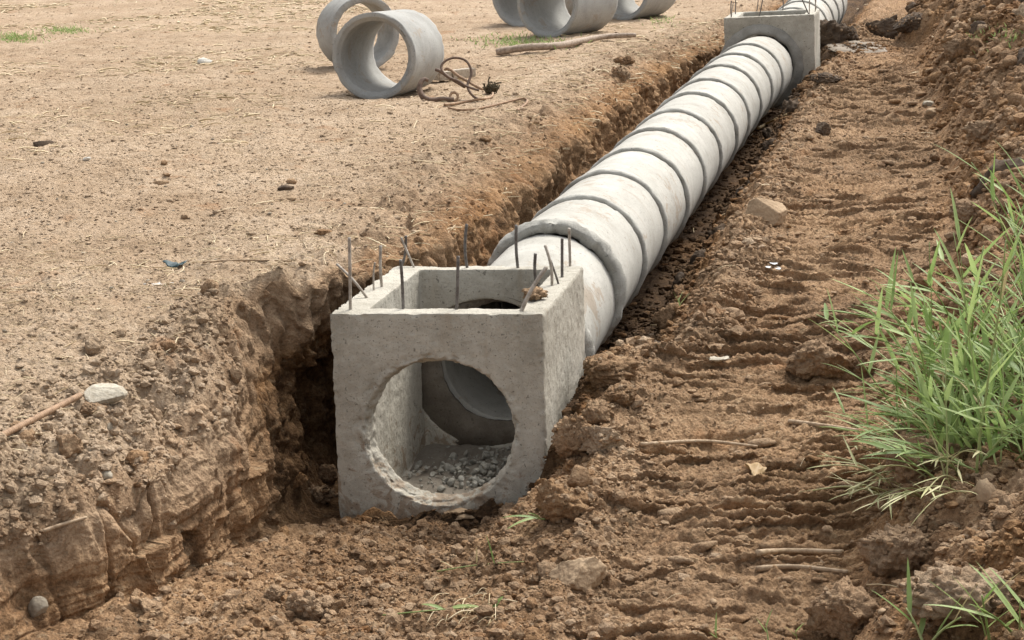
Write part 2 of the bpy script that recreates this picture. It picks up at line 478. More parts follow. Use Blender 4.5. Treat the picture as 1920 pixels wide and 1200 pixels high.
    hX = np.maximum(gX + .5, Y * .33 + 1.2); hZ = gZ + .02
    aX = np.minimum(-(np.abs(Y) * .33 + 1.2), lipX - .9)
    fz = I([(8.6, 0), (10, .09), (14, .11), (24, .10), (30, .08), (60, .0)])      # the field lies a little above the trench edge
    sh = I([(7.4, .50), (7.9, .36), (8.25, .16), (8.8, .14), (9.6, .42), (11, .55), (20, .55), (24, .4)])
    sh2 = I([(7.4, 1.3), (8.2, .9), (8.8, .6), (11, 1.25), (24, 1.2)])
    ctrl = [(np.minimum(aX - 4, -70.), lipZ * 0), (np.minimum(aX, lipX - sh2 - .4), lipZ * .05 + fz), (lipX - sh2, lipZ * np.where(Y < 9, .08, .6) + .01 + fz), (lipX - sh, lipZ * np.where(Y < 9, .38, .8) + .01 + fz * .8), (lipX, lipZ - .03), (midX, midZ), (footX, footZ), (bX, bZ), (cX, cZ),
            (dX, dZ), (eX, eZ), (gX, gZ), (hX, hZ), (np.maximum(hX + 4, 75.), hZ * .5)]
    cnt = [14, 280, 90, 70, 48, 64, 96, 60, 70, 250, 100, 90, 14]
    U = np.concatenate([i + np.arange(c) / c for i, c in enumerate(cnt)] + [[len(cnt)]])
    CX = np.stack([c[0] + Y * 0 for c in ctrl], 1); CZ = np.stack([c[1] + Y * 0 for c in ctrl], 1)
    i0 = np.minimum(U.astype(int), len(cnt) - 1); f = (U - i0)
    f2 = np.where(i0 == 0, f ** .35, np.where(i0 == len(cnt) - 1, f ** 2.5, f))
    X = CX[:, i0] * (1 - f2) + CX[:, i0 + 1] * f2
    Z = CZ[:, i0] * (1 - f2) + CZ[:, i0 + 1] * f2
    core = (U > 1.7) & (U < 11.8)
    for it in range(3):                                     # round the corners of the profile
        k = 11
        for A in (Z, X):
            P = np.pad(A, ((0, 0), (k // 2, k // 2)), 'edge')
            c = np.cumsum(np.pad(P, ((0, 0), (1, 0))), 1)
            S = (c[:, k:] - c[:, :-k]) / k
            A[:, core] = S[:, core]
    YY = np.repeat(Y[:, None], len(U), 1)
    UU = np.repeat(U[None], n, 0)
    # normals of the smooth sheet
    T1 = np.stack([np.gradient(X, axis=1), np.zeros_like(X), np.gradient(Z, axis=1)], -1)
    T2 = np.stack([np.gradient(X, axis=0), np.gradient(YY, axis=0), np.gradient(Z, axis=0)], -1)
    NN = np.cross(T1, T2); NN /= np.maximum(np.linalg.norm(NN, axis=-1, keepdims=True), 1e-9)
    NN[NN[..., 2] < 0] *= -1
    band = lambda a, b, c, d: sstep(a, b, UU) * (1 - sstep(c, d, UU))
    wl = 1 - sstep(3.2, 4.0, UU)
    lip = band(2.0, 3.3, 4.2, 5.2)
    wall = band(3.8, 4.3, 5.6, 6.2)
    wet = band(5.6, 6.2, 8.9, 9.25)
    track = band(8.85, 9.15, 9.85, 10.15)
    mound = sstep(9.85, 10.4, UU)
    mound *= 1 - .75 * sstep(36, 50, YY)
    Xf, Yf = X.astype(np.float32), YY.astype(np.float32)
    big = fbm(Xf * .45, Yf * .45, 0, 3)
    patch = fbm(Xf * 1.1 + 9, Yf * 1.1, 3.0, 3)
    L5, L11, L24, L50 = lumps(Xf * 4.2, Yf * 4.2, 1, .9), lumps(Xf * 10, Yf * 10, 2, .95), lumps(Xf * 23, Yf * 23, 3, 1.0), lumps(Xf * 46, Yf * 46, 4, 1.05)
    fine = fbm(Xf * 30, Yf * 30, 1.0, 3, .6)
    nearf = 1 - sstep(8.5, 10.5, YY)
    d = wl * (.05 * big + .022 * fbm(Xf * 2.6, Yf * 2.6, 5., 3) + (.006 + .012 * nearf) * L24 + (.003 + .006 * nearf) * L50 + .010 * L11 + .025 * np.maximum(patch, 0) * L11 + .018 * np.maximum(fbm(Xf * 2.1, Yf * 2.1, 12., 2), 0) * L24 + .005 * fine + .012 * fbm(Xf * .8, Yf * 7, 3., 3))
    lipn = band(2.75, 3.5, 4.2, 5.2)
    d += lipn * nearf * (.03 * L11 + .025 * L5 + .022 * L24 + .012 * L50 - .03)
    lip = lip * (1 - nearf) + lipn * nearf
    d += lip * (.035 * L11 + .03 * lumps(Xf * 6, Yf * 6, 9) + .045 * fbm(Xf * 4, Yf * 4, 2., 4) + .02 * L24)
    d += wet * (.05 * fbm(Xf * 1.7, Yf * 1.7, 4., 3) + .060 * L5 + .048 * L11 + .034 * L24 + .015 * L50 + .010 * fine)
    # crawler tracks: torn ridges lying across the strip
    warp = fbm(Xf * 1.1, Yf * 1.1, 8., 3)
    def logs(fr, seed, ax_):                                 # torn bars of soil lying across the strip, sharp gaps between
        ph = Yf * fr + warp * 1.4 + .8 * fbm(Xf * ax_, Yf * 1.6, seed, 3, .6)
        row = np.floor(ph)
        am = np.clip(.62 + 1.5 * pn(Xf * ax_ * 1.5 + row * 3.7, row * 1.31 + seed, seed), .04, 1.25)
        return am * np.abs(np.sin(math.pi * ph)) ** .55
    def terr(f_, kk):
        t_ = f_ * kk; fl = np.floor(t_); return (fl + sstep(.72, 1, t_ - fl)) / kk
    plates = terr(fbm(Xf * 2.2 + warp, Yf * 7.5, 4.4, 4, .6), 5.) * .045 + terr(fbm(Xf * 5 + warp, Yf * 15, 9.4, 3, .6), 4.) * .022
    lg = .042 * logs(14.0, 2.5, 1.7) * (1 - .3 * sstep(9, 14, YY)) * np.clip(.95 + .9 * fbm(Xf * .9 + 5, Yf * .9, 15., 2), .4, 1.25)
    lg = lg + .034 * logs(5.2, 7.5, .8) * sstep(9.5, 13, YY) * .8
    tr = lg + .014 * logs(21.0, 5.5, 2.6) * (1 - sstep(11, 15, YY)) + plates * .45 + .05 * fbm(Xf * 1.2, Yf * 1.2, 9., 3) - .04
    d += track * (tr + .045 * np.maximum(patch - .1, 0) * L5 + .028 * np.maximum(patch, 0) * L11 + .012 * L24 + .012 * L50 + .012 * fine)
    d += mound * (.13 * lumps(Xf * 2.3, Yf * 2.3, 6, .9) + .12 * L5 + .085 * L11 + .034 * L24 + .010 * L50 + .006 * fine + .08 * big)
    Zf = Z.astype(np.float32)
    wn = .075 * fbm(Xf * 2.3, Yf * 2.3, Zf * 2.3, 4, .55) + .05 * fbm(Yf * 7 + Xf * 3, Xf * 4, Zf * 1.6, 3) + .035 * lumps(Yf * 8, Zf * 8 + Xf * 3, 5) - .03 + .016 * fbm(Xf * 22, Yf * 22, Zf * 22, 2)
    crack = 1 - np.abs(pn(Yf * 4.3 + Xf * 2, Zf * 1.1, 3.3)) * 9
    wn -= .06 * np.clip(crack, 0, 1) * (pn(Yf * 1.3, Zf * 2.0, 6.) > -.1)
    wn += .035 * fbm(Yf * 11 + Xf * 5, Xf * 2, Zf * .9, 3, .6) * sstep(9.2, 10, YY)
    wn += .014 * lumps(Yf * 19, Zf * 19 + Xf * 7, 8)
    smooth = (1 - sstep(8.15, 8.45, YY)) * (.55 + .45 * np.exp(-((YY - 7.3) / .8) ** 2))
    q = Zf * 1.0 + .05 * fbm(Xf * 1.2, Yf * 1.2, 0., 3)
    ledge = fbm(q * 6.5, Yf * .7, 2., 3, .5); ledge = .55 * terr(ledge, 2.2) + .45 * ledge
    teeth = fbm(q * 42, Yf * .9, 7., 3, .6)
    cutw = .050 * ledge + .011 * teeth + .07 * fbm(Xf * 2, Yf * 2, Zf * 2, 4) + .018 * fbm(Yf * 6 + Xf * 4, Xf * 2, Zf * 3, 4, .6) - .05 * np.clip(crack, 0, 1) * (pn(Yf * 1.3, Zf * 2.0, 9.) > .15) + .014 * fine + .014 * L11 * sstep(5.4, 4.4, UU) + .006 * lumps(Yf * 20, Zf * 20 + Xf * 9, 2) * (patch > -.05)
    wn = wn * (1 - smooth) + smooth * cutw
    # keep the sheet out of the boxes and pipes
    tight = band(5.8, 6.1, 7.7, 8.0) * np.where((YY > 8.12) & (YY < 31), 1, 0)
    d = d * (1 - .9 * tight) - .05 * tight
    wall = wall * (1 - .6 * np.where((YY > 9.6) & (YY < 31), 1, 0) * sstep(5.0, 5.8, UU))
    # the puddle lies level
    pud = np.exp(-(((X - 4.40) / .50) ** 2 + ((YY - 22.7) / 1.45) ** 2) ** 4)
    d = d * (1 - pud)
    # beside the near box's front-right corner the spoil stands higher
    Z = Z * (1 - pud) + pud * -.005
    D = np.zeros(X.shape + (3,)); D[..., 2] = d
    D += NN * (wall * wn)[..., None]
    D[..., 1] -= track * lg * .85 * (1 - pud)                 # the bars lean over, leaving open gaps under them
    V = np.stack([X, YY, Z], -1) + D
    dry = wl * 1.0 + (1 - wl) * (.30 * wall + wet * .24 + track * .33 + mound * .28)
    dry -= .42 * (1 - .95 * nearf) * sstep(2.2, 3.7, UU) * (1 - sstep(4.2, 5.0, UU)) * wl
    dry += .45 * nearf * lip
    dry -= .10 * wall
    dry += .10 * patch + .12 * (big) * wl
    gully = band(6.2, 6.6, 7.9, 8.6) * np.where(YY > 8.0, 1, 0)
    dry -= .3 * gully  # gully toned down for damp soil and for its shade
    damp = np.clip(gully * (1.15 + .5 * patch) + .9 * np.where(YY > 8.2, 1, 0) * (YY < 9.4) * band(4.6, 5.2, 6.5, 6.9) + .8 * pit[:, None] * band(6.9, 7.2, 9.2, 9.6), 0, 1)  # damp soil plus painted shade in gully and box gap; far hole darkened too
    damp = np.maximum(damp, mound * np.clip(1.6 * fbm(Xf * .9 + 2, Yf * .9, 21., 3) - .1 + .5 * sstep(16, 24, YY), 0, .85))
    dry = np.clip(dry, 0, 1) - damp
    m = len(U)
    idx = np.arange(n * m).reshape(n, m)
    Fq = np.stack([idx[:-1, :-1], idx[:-1, 1:], idx[1:, 1:], idx[1:, :-1]], -1).reshape(-1, 4)
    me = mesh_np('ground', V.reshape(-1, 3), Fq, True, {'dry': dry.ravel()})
    area = np.abs(np.linalg.norm(T1, axis=-1) * np.linalg.norm(T2, axis=-1))
    return me, V, UU, dry, area

g_me, GV, GU, GDRY, GAREA = build_ground()
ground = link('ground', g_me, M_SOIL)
tag(ground, kind='structure')
bpy.context.view_layer.update()
GVf, GUf, GDf, GAf = GV.reshape(-1, 3), GU.ravel(), GDRY.ravel(), GAREA.ravel()
print('ground verts', len(GVf))

def hit(px, py):
    o, d = Vector(CAMP), Vector(ray(px, py))
    ok, loc, nrm, _ = ground.ray_cast(o, d)
    return np.array(loc) if ok else atz(px, py, 0)

def drop(x, y):
    ok, loc, nrm, _ = ground.ray_cast(Vector((x, y, 6)), Vector((0, 0, -1)))
    return loc.z if ok else 0.0

# ------------------------------------------------------------------ rocks and clods
_ico = {}
def ico(sub):
    if sub not in _ico:
        bm = bmesh.new(); bmesh.ops.create_icosphere(bm, subdivisions=sub, radius=1)
        _ico[sub] = (np.array([v.co[:] for v in bm.verts]), np.array([[v.index for v in f.verts] for f in bm.faces]))
        bm.free()
    V, Fq = _ico[sub]
    return V.copy(), Fq

def rock_arr(sub, seed, planes=7, rough=.25, fine=.06):
    r = np.random.default_rng(seed)
    V, Fq = ico(sub)
    V *= 1 + rough * fbm(V[:, 0] * 1.3 + seed * 1.7, V[:, 1] * 1.3, V[:, 2] * 1.3 + seed, 3)[:, None]
    for _ in range(planes):
        nrm = r.normal(size=3); nrm /= np.linalg.norm(nrm)
        dd = r.uniform(.45, .85)
        ex = np.maximum(V @ nrm - dd, 0)
        V -= nrm * ex[:, None] * .92
    if sub >= 3:
        V *= 1 + fine * 1.5 * (lumps(V[:, 0] * 2.4 - V[:, 2] * 1.4, V[:, 1] * 2.4 + V[:, 2] * 1.9, seed % 5 + 1, .95)[:, None] - .4)
        V *= 1 + fine * .5 * (lumps(V[:, 0] * 10 + V[:, 2] * 6, V[:, 1] * 10 - V[:, 2] * 7, seed % 7 + 2, 1.)[:, None] - .4)
        V *= 1 + fine * fbm(V[:, 0] * 5 + seed, V[:, 1] * 5, V[:, 2] * 5, 4, .6)[:, None]
        V *= 1 + fine * .8 * (lumps(V[:, 0] * 5 + V[:, 2] * 3, V[:, 1] * 5 - V[:, 2] * 3, seed % 7)[:, None] - .3)
    V -= (V.max(0) + V.min(0)) / 2
    V /= np.abs(V).max(0)
    return V, Fq

def rand_rot(n, rng):
    q = rng.normal(size=(n, 4)); q /= np.linalg.norm(q, axis=1, keepdims=True)
    a, b, c, d = q.T
    return np.stack([np.stack([1 - 2 * (c * c + d * d), 2 * (b * c - a * d), 2 * (b * d + a * c)], -1),
                     np.stack([2 * (b * c + a * d), 1 - 2 * (b * b + d * d), 2 * (c * d - a * b)], -1),
                     np.stack([2 * (b * d - a * c), 2 * (c * d + a * b), 1 - 2 * (b * b + c * c)], -1)], 1)

def in_view(P, mx=80, my=60):
    v = P - CAMP; dz = v @ FWD
    x = 960 + F_PX * (v @ RGT) / np.maximum(dz, .1); y = 600 - F_PX * (v @ UPV) / np.maximum(dz, .1)
    return (dz > 1) & (x > -mx) & (x < 1920 + mx) & (y > -my) & (y < 1200 + my)

VIS = in_view(GVf, 260, 160)

def scatter_idx(n, wgt, rng):
    p = wgt * GAf * VIS
    c = np.cumsum(p); c /= c[-1]
    return np.searchsorted(c, rng.random(n))

def clods(name, n, wgt, smin, smax, power, sub, mat=None, seed=0, flat=.75, planes=6, sink=.25, dshift=0.0):
    rng = np.random.default_rng(seed + 100)
    ids = scatter_idx(n, wgt, rng)
    size = smin * (1 - rng.random(n) * (1 - (smin / smax) ** power)) ** (-1 / power)
    Rm = rand_rot(n, rng)
    sc = size[:, None] * rng.uniform(.65, 1.2, (n, 3)); 
    P = GVf[ids].copy(); P[:, :2] += rng.normal(size=(n, 2)) * .004
    P[:, 2] += size * flat * (1 - 2 * sink) * .8
    Vs, Fs, As, off = [], [], [], 0
    dshift = dshift + (.18 if mat is None else 0)
    K = 10
    grp = rng.integers(0, K, n)
    dr = np.clip(GDf[ids] + rng.normal(size=n) * .16 + np.where(GDf[ids] < 0, 0, dshift), -1, 1)
    for k in range(K):
        T, Fq = rock_arr(sub, seed * 31 + k, planes, .3)
        sel = np.where(grp == k)[0]
        if not len(sel): continue
        V = np.einsum('nij,nvj->nvi', Rm[sel], T[None] * sc[sel][:, None])
        V[..., 2] *= flat
        V += P[sel][:, None]
        nv = len(T)
        Fs.append((Fq[None] + (np.arange(len(sel)) * nv)[:, None, None]).reshape(-1, 3) + off)
        Vs.append(V.reshape(-1, 3)); As.append(np.repeat(dr[sel], nv)); off += len(sel) * nv
    me = mesh_np(name, np.concatenate(Vs), np.concatenate(Fs), False if sub < 2 else True, {'dry': np.concatenate(As)})
    o = link(name, me, mat or M_SOIL)
    return tag(o, kind='stuff')

# ------------------------------------------------------------------ concrete boxes
def bx_obj(lo, hi):
    bm = bmesh.new(); bmesh.ops.create_cube(bm, size=1)
    for v in bm.verts:
        for i in range(3): v.co[i] = lo[i] + (v.co[i] + .5) * (hi[i] - lo[i])
    me = bpy.data.meshes.new('t'); bm.to_mesh(me); bm.free()
    return link('t', me)

def cone_obj(c, y0, y1, ra, rb, seg=128):
    bm = bmesh.new()
    a = [bm.verts.new((c[0] + ra * math.cos(t), y0, c[1] + ra * math.sin(t))) for t in np.linspace(0, 2 * math.pi, seg, endpoint=False)]
    b = [bm.verts.new((c[0] + rb * math.cos(t), y1, c[1] + rb * math.sin(t))) for t in np.linspace(0, 2 * math.pi, seg, endpoint=False)]
    for i in range(seg):
        j = (i + 1) % seg
        bm.faces.new((a[i], a[j], b[j], b[i]))
    bm.faces.new(a[::-1]); bm.faces.new(b)
    bmesh.ops.recalc_face_normals(bm, faces=bm.faces)
    me = bpy.data.meshes.new('t'); bm.to_mesh(me); bm.free()
    return link('t', me)

def carve(outer, cutters, voxel):
    for c in cutters:
        md = outer.modifiers.new('b', 'BOOLEAN'); md.operation = 'DIFFERENCE'; md.solver = 'EXACT'; md.object = c
    md = outer.modifiers.new('r', 'REMESH'); md.mode = 'VOXEL'; md.voxel_size = voxel
    bpy.context.view_layer.update()
    dg = bpy.context.evaluated_depsgraph_get()
    me = bpy.data.meshes.new_from_object(outer.evaluated_get(dg))
    for o in [outer] + cutters: bpy.data.objects.remove(o)
    n = len(me.vertices); V = np.empty(n * 3, np.float32); me.vertices.foreach_get('co', V)
    nn = np.empty(n * 3, np.float32); me.vertices.foreach_get('normal', nn)
    return me, V.reshape(-1, 3).astype(float), nn.reshape(-1, 3).astype(float)

def box_body(Wd, Dp, Ht, tl, tr_, tf, tb, floor, hole_f, hole_b, voxel, seed):
    """local frame: x across, y back, z=0 at the rim. hole = (x, z, r outside, r inside)"""
    cut = [bx_obj((tl, tf, -Ht + floor), (Wd - tr_, Dp - tb, .3))]
    cut.append(cone_obj(hole_f, -.02, tf + .02, hole_f[2], hole_f[3]))
    cut.append(cone_obj(hole_b, Dp - tb - .02, Dp + .02, hole_b[3], hole_b[2]))
    me, V, nn = carve(bx_obj((0, 0, -Ht), (Wd, Dp, 0)), cut, voxel)
    x, y, z = V.T
    d = .0035 * fbm(x * 5 + seed, y * 5, z * 5, 3) + .0022 * fbm(x * 26, y * 26 + seed, z * 26, 3, .6)
    dist = np.sort(np.stack([x, Wd - x, y, Dp - y, -z], 1), 1)
    edge = np.exp(-(dist[:, 1] / .022) ** 2)
    chip = np.maximum(0, fbm(x * 11 + 3, y * 11 + seed, z * 11, 3, .6) + .05)
    V2 = V + nn * d[:, None]
    cen = np.array([Wd / 2, Dp / 2, -Ht / 2])
    dirc = cen - V; dirc /= np.linalg.norm(dirc, axis=1, keepdims=True)
    V2 += dirc * (edge * chip * .013)[:, None]
    rr = np.hypot(x - hole_f[0], z - hole_f[1])
    lipm = np.exp(-((rr - hole_f[2]) / .03) ** 2) * (y < .05)
    rag = fbm(x * 14 + seed, y * 14, z * 14, 4, .65)
    V2[:, 1] += lipm * np.maximum(0, rag + .15) * .022
    V2[:, 1] += (y < .02) * (.0045 * sstep(.885, .892, x / Wd) + .006 * np.exp(-((x / Wd - .885) / .006) ** 2))
    rad_dir = np.stack([(x - hole_f[0]) / np.maximum(rr, 1e-3), 0 * x, (z - hole_f[1]) / np.maximum(rr, 1e-3)], 1)
    inner = np.exp(-((rr - (hole_f[2] + hole_f[3]) / 2) / .03) ** 2) * (y < tf + .03)
    V2 += rad_dir * (inner * rag * .010)[:, None]
    return me, V2

def set_co(me, V):
    me.vertices.foreach_set('co', np.ascontiguousarray(V, np.float32).ravel())
    me.polygons.foreach_set('use_smooth', np.ones(len(me.polygons), bool)); me.update()

# near box -----------------------------------------------------------
Wd, Dp, Ht = 1.01, 1.11, 1.07
def near_map(V):
    a, b = V[:, 0:1] / Wd, V[:, 1:2] / Dp
    P = FL * (1 - a) * (1 - b) + FR * a * (1 - b) + BL * (1 - a) * b + BR * a * b
    P = P.copy(); P[:, 2] += V[:, 2]
    return P
base = near_map(np.array([[Wd / 2, Dp / 2, -Ht]]))[0]
nbox = empty('manhole_box', base)
tag(nbox, 'nearer grey concrete manhole box with a big round hole facing front', 'manhole box', 'concrete manhole boxes in the trench')
me, V = box_body(Wd, Dp, Ht, .155, .14, .11, .10, .07, (.50, -.585, .372, .335), (.50, -.565, .41, .405), .0085, 1)
set_co(me, near_map(V) - base)
link('body', me, M_BOX, nbox)

def bar_part(parent, b, t, r, mat, off, seed=0, rib=True):
    b, t = np.array(b), np.array(t)
    n = 26
    s = np.linspace(0, 1, n)[:, None]
    rr = np.random.default_rng(seed)
    P = b + (t - b) * s + (np.sin(s * math.pi) * rr.normal(size=3) * .006)
    P = np.concatenate([[b - (t - b) / np.linalg.norm(t - b) * .05], P])
    rad_ = (1.3 if b[1] < 15 else 1.0) * r * (1 + (.10 * (np.arange(n + 1) % 2) if rib else 0))
    m = MB(); m.tube(P - off, rad_, 8)
    return m.obj('rebar', mat, parent)

bars = [((657, 580), (655, 445), .0055, 'p', .0), ((756, 579), (751, 487), .0055, 's', 0), ((856, 580), (859, 480), .0058, 's', .02), ((687, 557), (631, 495), .005, 'p', .05),
        ((701, 544), (703, 492), .0035, 'p', 0), ((716, 537), (714, 460), .0055, 'p', .0), ((753, 499), (761, 442), .005, 's', .0), ((776, 501), (752, 445), .0045, 'p', .04),
        ((876, 502), (875, 420), .0058, 's', 0), ((971, 502), (968, 422), .006, 's', 0), ((1006, 522), (1004, 475), .006, 's', -.02), ((1069, 498), (1067, 428), .0055, 'p', 0),
        ((1054, 519), (1054, 447), .0055, 's', .0), ((1035, 536), (1022, 460), .0055, 'p', .03), ((1047, 532), (1032, 487), .004, 's', -.02), ((978, 582), (1025, 500), .0075, 'p', .05)]
for i, (pb, pt, r, mk, tilt) in enumerate(bars):
    B = atz(*pb, 0.0)
    if i == 10: B[2] = -.03
    T = aty(*pt, B[1] + tilt)
    bar_part(nbox, B, T, r, M_STEEL if mk == 's' else M_STEEL_PALE, base, i)
def ring_mesh(name, prof, seed, mat, parent, seg=110, amp=.006, arc=None, freq=3.0):
    """lumpy ring round local Y; prof: closed list of (radius, y)"""
    prof = np.array(prof, float); k = len(prof)
    t = np.linspace(0, 2 * math.pi, seg, endpoint=False)
    Vv = []
    for i, (r, y) in enumerate(prof):
        n1 = fbm(np.cos(t) * freq + seed, np.sin(t) * freq, i * .35, 4, .6)
        n2 = fbm(np.cos(t) * freq - seed, np.sin(t) * freq + 5, i * .35 + 4, 4, .6)
        R = r + n1 * amp; yy = y + n2 * amp * 1.2
        Vv.append(np.stack([R * np.cos(t), yy + 0 * t, R * np.sin(t)], 1))
    Vv = np.concatenate(Vv)
    Fq = [[i * seg + j, i * seg + (j + 1) % seg, ((i + 1) % k) * seg + (j + 1) % seg, ((i + 1) % k) * seg + j] for i in range(k) for j in range(seg)]
    m = MB(); m.add(Vv, Fq)
    return m.obj(name, mat, parent)

def axis_matrix(A, B, roll=0.0):
    A, B = Vector(A), Vector(B)
    q = (B - A).normalized().to_track_quat('Y', 'Z')
    return Matrix.Translation(A) @ q.to_matrix().to_4x4() @ Matrix.Rotation(roll, 4, 'Y')

# ------------------------------------------------------------------ pipes
def pipe_mesh(L, r0, r1, wall, seed, seg=120, rows=26, rebate=True, chip=1.0):
    prof = []
    for s in np.linspace(0, 1, rows): prof.append((r0 + (r1 - r0) * s, L * s))
    for s in (.33, .66): prof.append((r1 - wall * s, L))
    ri = r0 - wall
    for s in np.linspace(1, 0, rows): prof.append((ri, L * s if s > 0 else (.03 if rebate else 0)))
    if rebate: prof += [(ri + wall * .35, .028), (ri + wall * .40, .0)]
    for s in (.6, .8): prof.append((ri + wall * s, 0))
    prof = np.array(prof); k = len(prof)
    t = np.linspace(0, 2 * math.pi, seg, endpoint=False)
    Rr = np.repeat(prof[:, 0:1], seg, 1); Yy = np.repeat(prof[:, 1:2], seg, 1)
    X, Z = Rr * np.cos(t), Rr * np.sin(t)
    d = .0025 * fbm(X * 4 + seed, Yy * 4, Z * 4, 3) + .0012 * fbm(X * 30 + seed, Yy * 30, Z * 30, 2)
    e = np.exp(-(np.minimum(Yy, L - Yy) / .012) ** 2) * np.maximum(0, fbm(X * 9 - seed, Yy * 9, Z * 9, 3, .6)) * .012 * chip
    Rr = Rr + d - e * (Rr > (r0 + ri) / 2) + e * (Rr <= (r0 + ri) / 2)
    Yy = Yy + np.where(Yy < L / 2, 1, -1) * np.exp(-(np.minimum(Yy, L - Yy) / .01) ** 2) * (.004 * fbm(X * 16, Z * 16, seed * 1.0, 3) + .003) * chip
    Vv = np.stack([Rr * np.cos(t), Yy, Rr * np.sin(t)], -1).reshape(-1, 3)
    Fq = [[i * seg + j, ((i + 1) % k) * seg + j, ((i + 1) % k) * seg + (j + 1) % seg, i * seg + (j + 1) % seg] for i in range(k) for j in range(seg)]
    m = MB(); m.add(Vv, Fq)
    return m.mesh('barrel')

ordw = ['first', 'second', 'third', 'fourth', 'fifth', 'sixth', 'seventh', 'eighth', 'ninth', 'tenth', 'eleventh', 'twelfth']
G_PIPE = 'concrete pipes laid end to end in the trench'
def laid_pipe(A, B, k, label, first=False, gap=.012, collar=False):
    A, B = np.array(A), np.array(B)
    L = float(np.linalg.norm(B - A)) - gap
    o = empty('concrete_pipe')
    o.matrix_world = axis_matrix(A, B, 1.3 * k)
    tag(o, label, 'concrete pipe', G_PIPE)
    me = pipe_mesh(L - .012, .416 if not first else .408, .394, .075, k * 3.7)
    link('barrel', me, M_PIPE, o)
    if collar:
        ring_mesh('mortar_joint', [(.35, -.05), (.402, -.06), (.414, -.054), (.427, -.028), (.434, -.006), (.432, .008), (.418, .03), (.35, .035)], k, M_JOINT, o, 150, .013, freq=4.5)
    elif not first:
        ring_mesh('mortar_joint', [(.370, -.018), (.408, -.022), (.416, -.016), (.421, -.002), (.421, .008), (.416, .016), (.370, .018)], k, M_JOINT, o, 150, .0065, freq=4.2)
    return o

def floor_mud():
    n = 40; g = np.linspace(0, 1, n); a, b = np.meshgrid(g, g, indexing='ij')
    z = -Ht + .082 + .022 * fbm(a * 5, b * 5, 1., 4) + .03 * np.clip((b - .6) * 2, 0, 1)
    V = near_map(np.stack([.12 + a * (Wd - .23), .08 + b * (Dp - .15), z], -1).reshape(-1, 3)) - base
    idx = np.arange(n * n).reshape(n, n)
    m = MB(); m.add(V, np.stack([idx[:-1, :-1], idx[1:, :-1], idx[1:, 1:], idx[:-1, 1:]], -1).reshape(-1, 4)); m.obj('floor_mud', M_MORTAR_DARK, nbox)
floor_mud()
def back_plate():
    """mortar packed between the hole in the back wall and the pipe"""
    t = np.linspace(0, 2 * math.pi, 90, endpoint=False); Vv = []
    hc = near_map(np.array([[.50, Dp - .05, -.565]]))[0]; pcn = np.array([-.05, 9.24, -.513])
    ys_ = [(-.045, 0), (.02, 0), (.02, 1), (-.03, 1)]
    for dy, inn in ys_:
        n1 = .012 * fbm(np.cos(t) * 3, np.sin(t) * 3, dy * 9, 4, .6)
        if inn: Vv.append(np.stack([pcn[0] + (.330 + n1) * np.cos(t), pcn[1] + dy * .5 + n1 + .01 * np.cos(t), pcn[2] + (.330 + n1) * np.sin(t)], 1))
        else: Vv.append(np.stack([hc[0] + .43 * np.cos(t), hc[1] + dy + n1 - .04 * np.cos(t), hc[2] + .43 * np.sin(t)], 1))
    Vv = np.concatenate(Vv) - base
    Fq = [[i * 90 + j, i * 90 + (j + 1) % 90, ((i + 1) % 4) * 90 + (j + 1) % 90, ((i + 1) % 4) * 90 + j] for i in range(4) for j in range(90)]
    m = MB(); m.add(Vv, Fq); m.obj('mortar_collar', M_MORTAR_DARK, nbox)
back_plate()
for k in range(12):
    if k == 0:
        A, B = (-.055, 9.22, -.515), (.245, 10.47, -.435)
        o = laid_pipe(A, B, 0, 'pale concrete pipe right behind the near manhole box, ending under the wide mortar collar', True)
        ring_mesh('mortar_joint', [(.36, .11), (.42, .11), (.448, .135), (.466, .17), (.452, .215), (.42, .25), (.36, .26)], 3, M_JOINT, o, 150, .015, freq=4.5)
        continue
    A = (PK_X[k], PK_Y[k], PK_Z[k]); B = (PK_X[k + 1], PK_Y[k + 1], PK_Z[k + 1]) if k < 12 else None
    lab = ('pale concrete pipe with the wide cracked grey mortar collar round its near end' if k == 1 else
           'last pale concrete pipe before the far manhole box' if k == 11 else
           f'{ordw[k]} pale concrete pipe of the line counting from the near manhole box')
    laid_pipe(A, B, k, lab, collar=(k == 1))
for k in range(7):
    A = (QK_X[k], QK_Y[k], QK_Z[k]); B = (QK_X[k + 1], QK_Y[k + 1], QK_Z[k + 1])
    laid_pipe(A, B, 20 + k, f'{ordw[k]} pale concrete pipe beyond the far manhole box', collar=False)

# far box --------------------------------------------------------------
FB = aty(1357, 34, 21.70)
fa = np.array([math.cos(rad(13)), -math.sin(rad(13)), 0.0])
FBW, FBD, FBH = 1.075, 1.10, 1.12
zr_ = 0.0
for it in range(30):                                        # the box sits tilted: its right side is higher
    P = FB + fa * FBW + np.array([0, 0, zr_])
    v = P - CAMP; yy = 600 - F_PX * (v @ UPV) / (v @ FWD)
    zr_ += (yy - 27.0) * P[1] / F_PX * .8
ax = fa * FBW + np.array([0, 0, zr_]); ax /= np.linalg.norm(ax)
by = np.array([math.sin(rad(13)), math.cos(rad(13)), 0.0]); by -= ax * (by @ ax); by /= np.linalg.norm(by)
cz_ = np.cross(ax, by)
far_map = lambda V: FB + V[:, 0:1] * ax + V[:, 1:2] * by + V[:, 2:3] * cz_
base2 = far_map(np.array([[FBW / 2, FBD / 2, -FBH]]))[0]
fbox = empty('manhole_box', base2)
tag(fbox, 'farther grey concrete manhole box at the top, with the pipes running into its front', 'manhole box', 'concrete manhole boxes in the trench')
pc = np.array([PK_X[-1], PK_Y[-1], PK_Z[-1]]) + np.array([.03, .15, .005])
hx, hz = (pc - FB) @ ax, (pc - FB) @ cz_
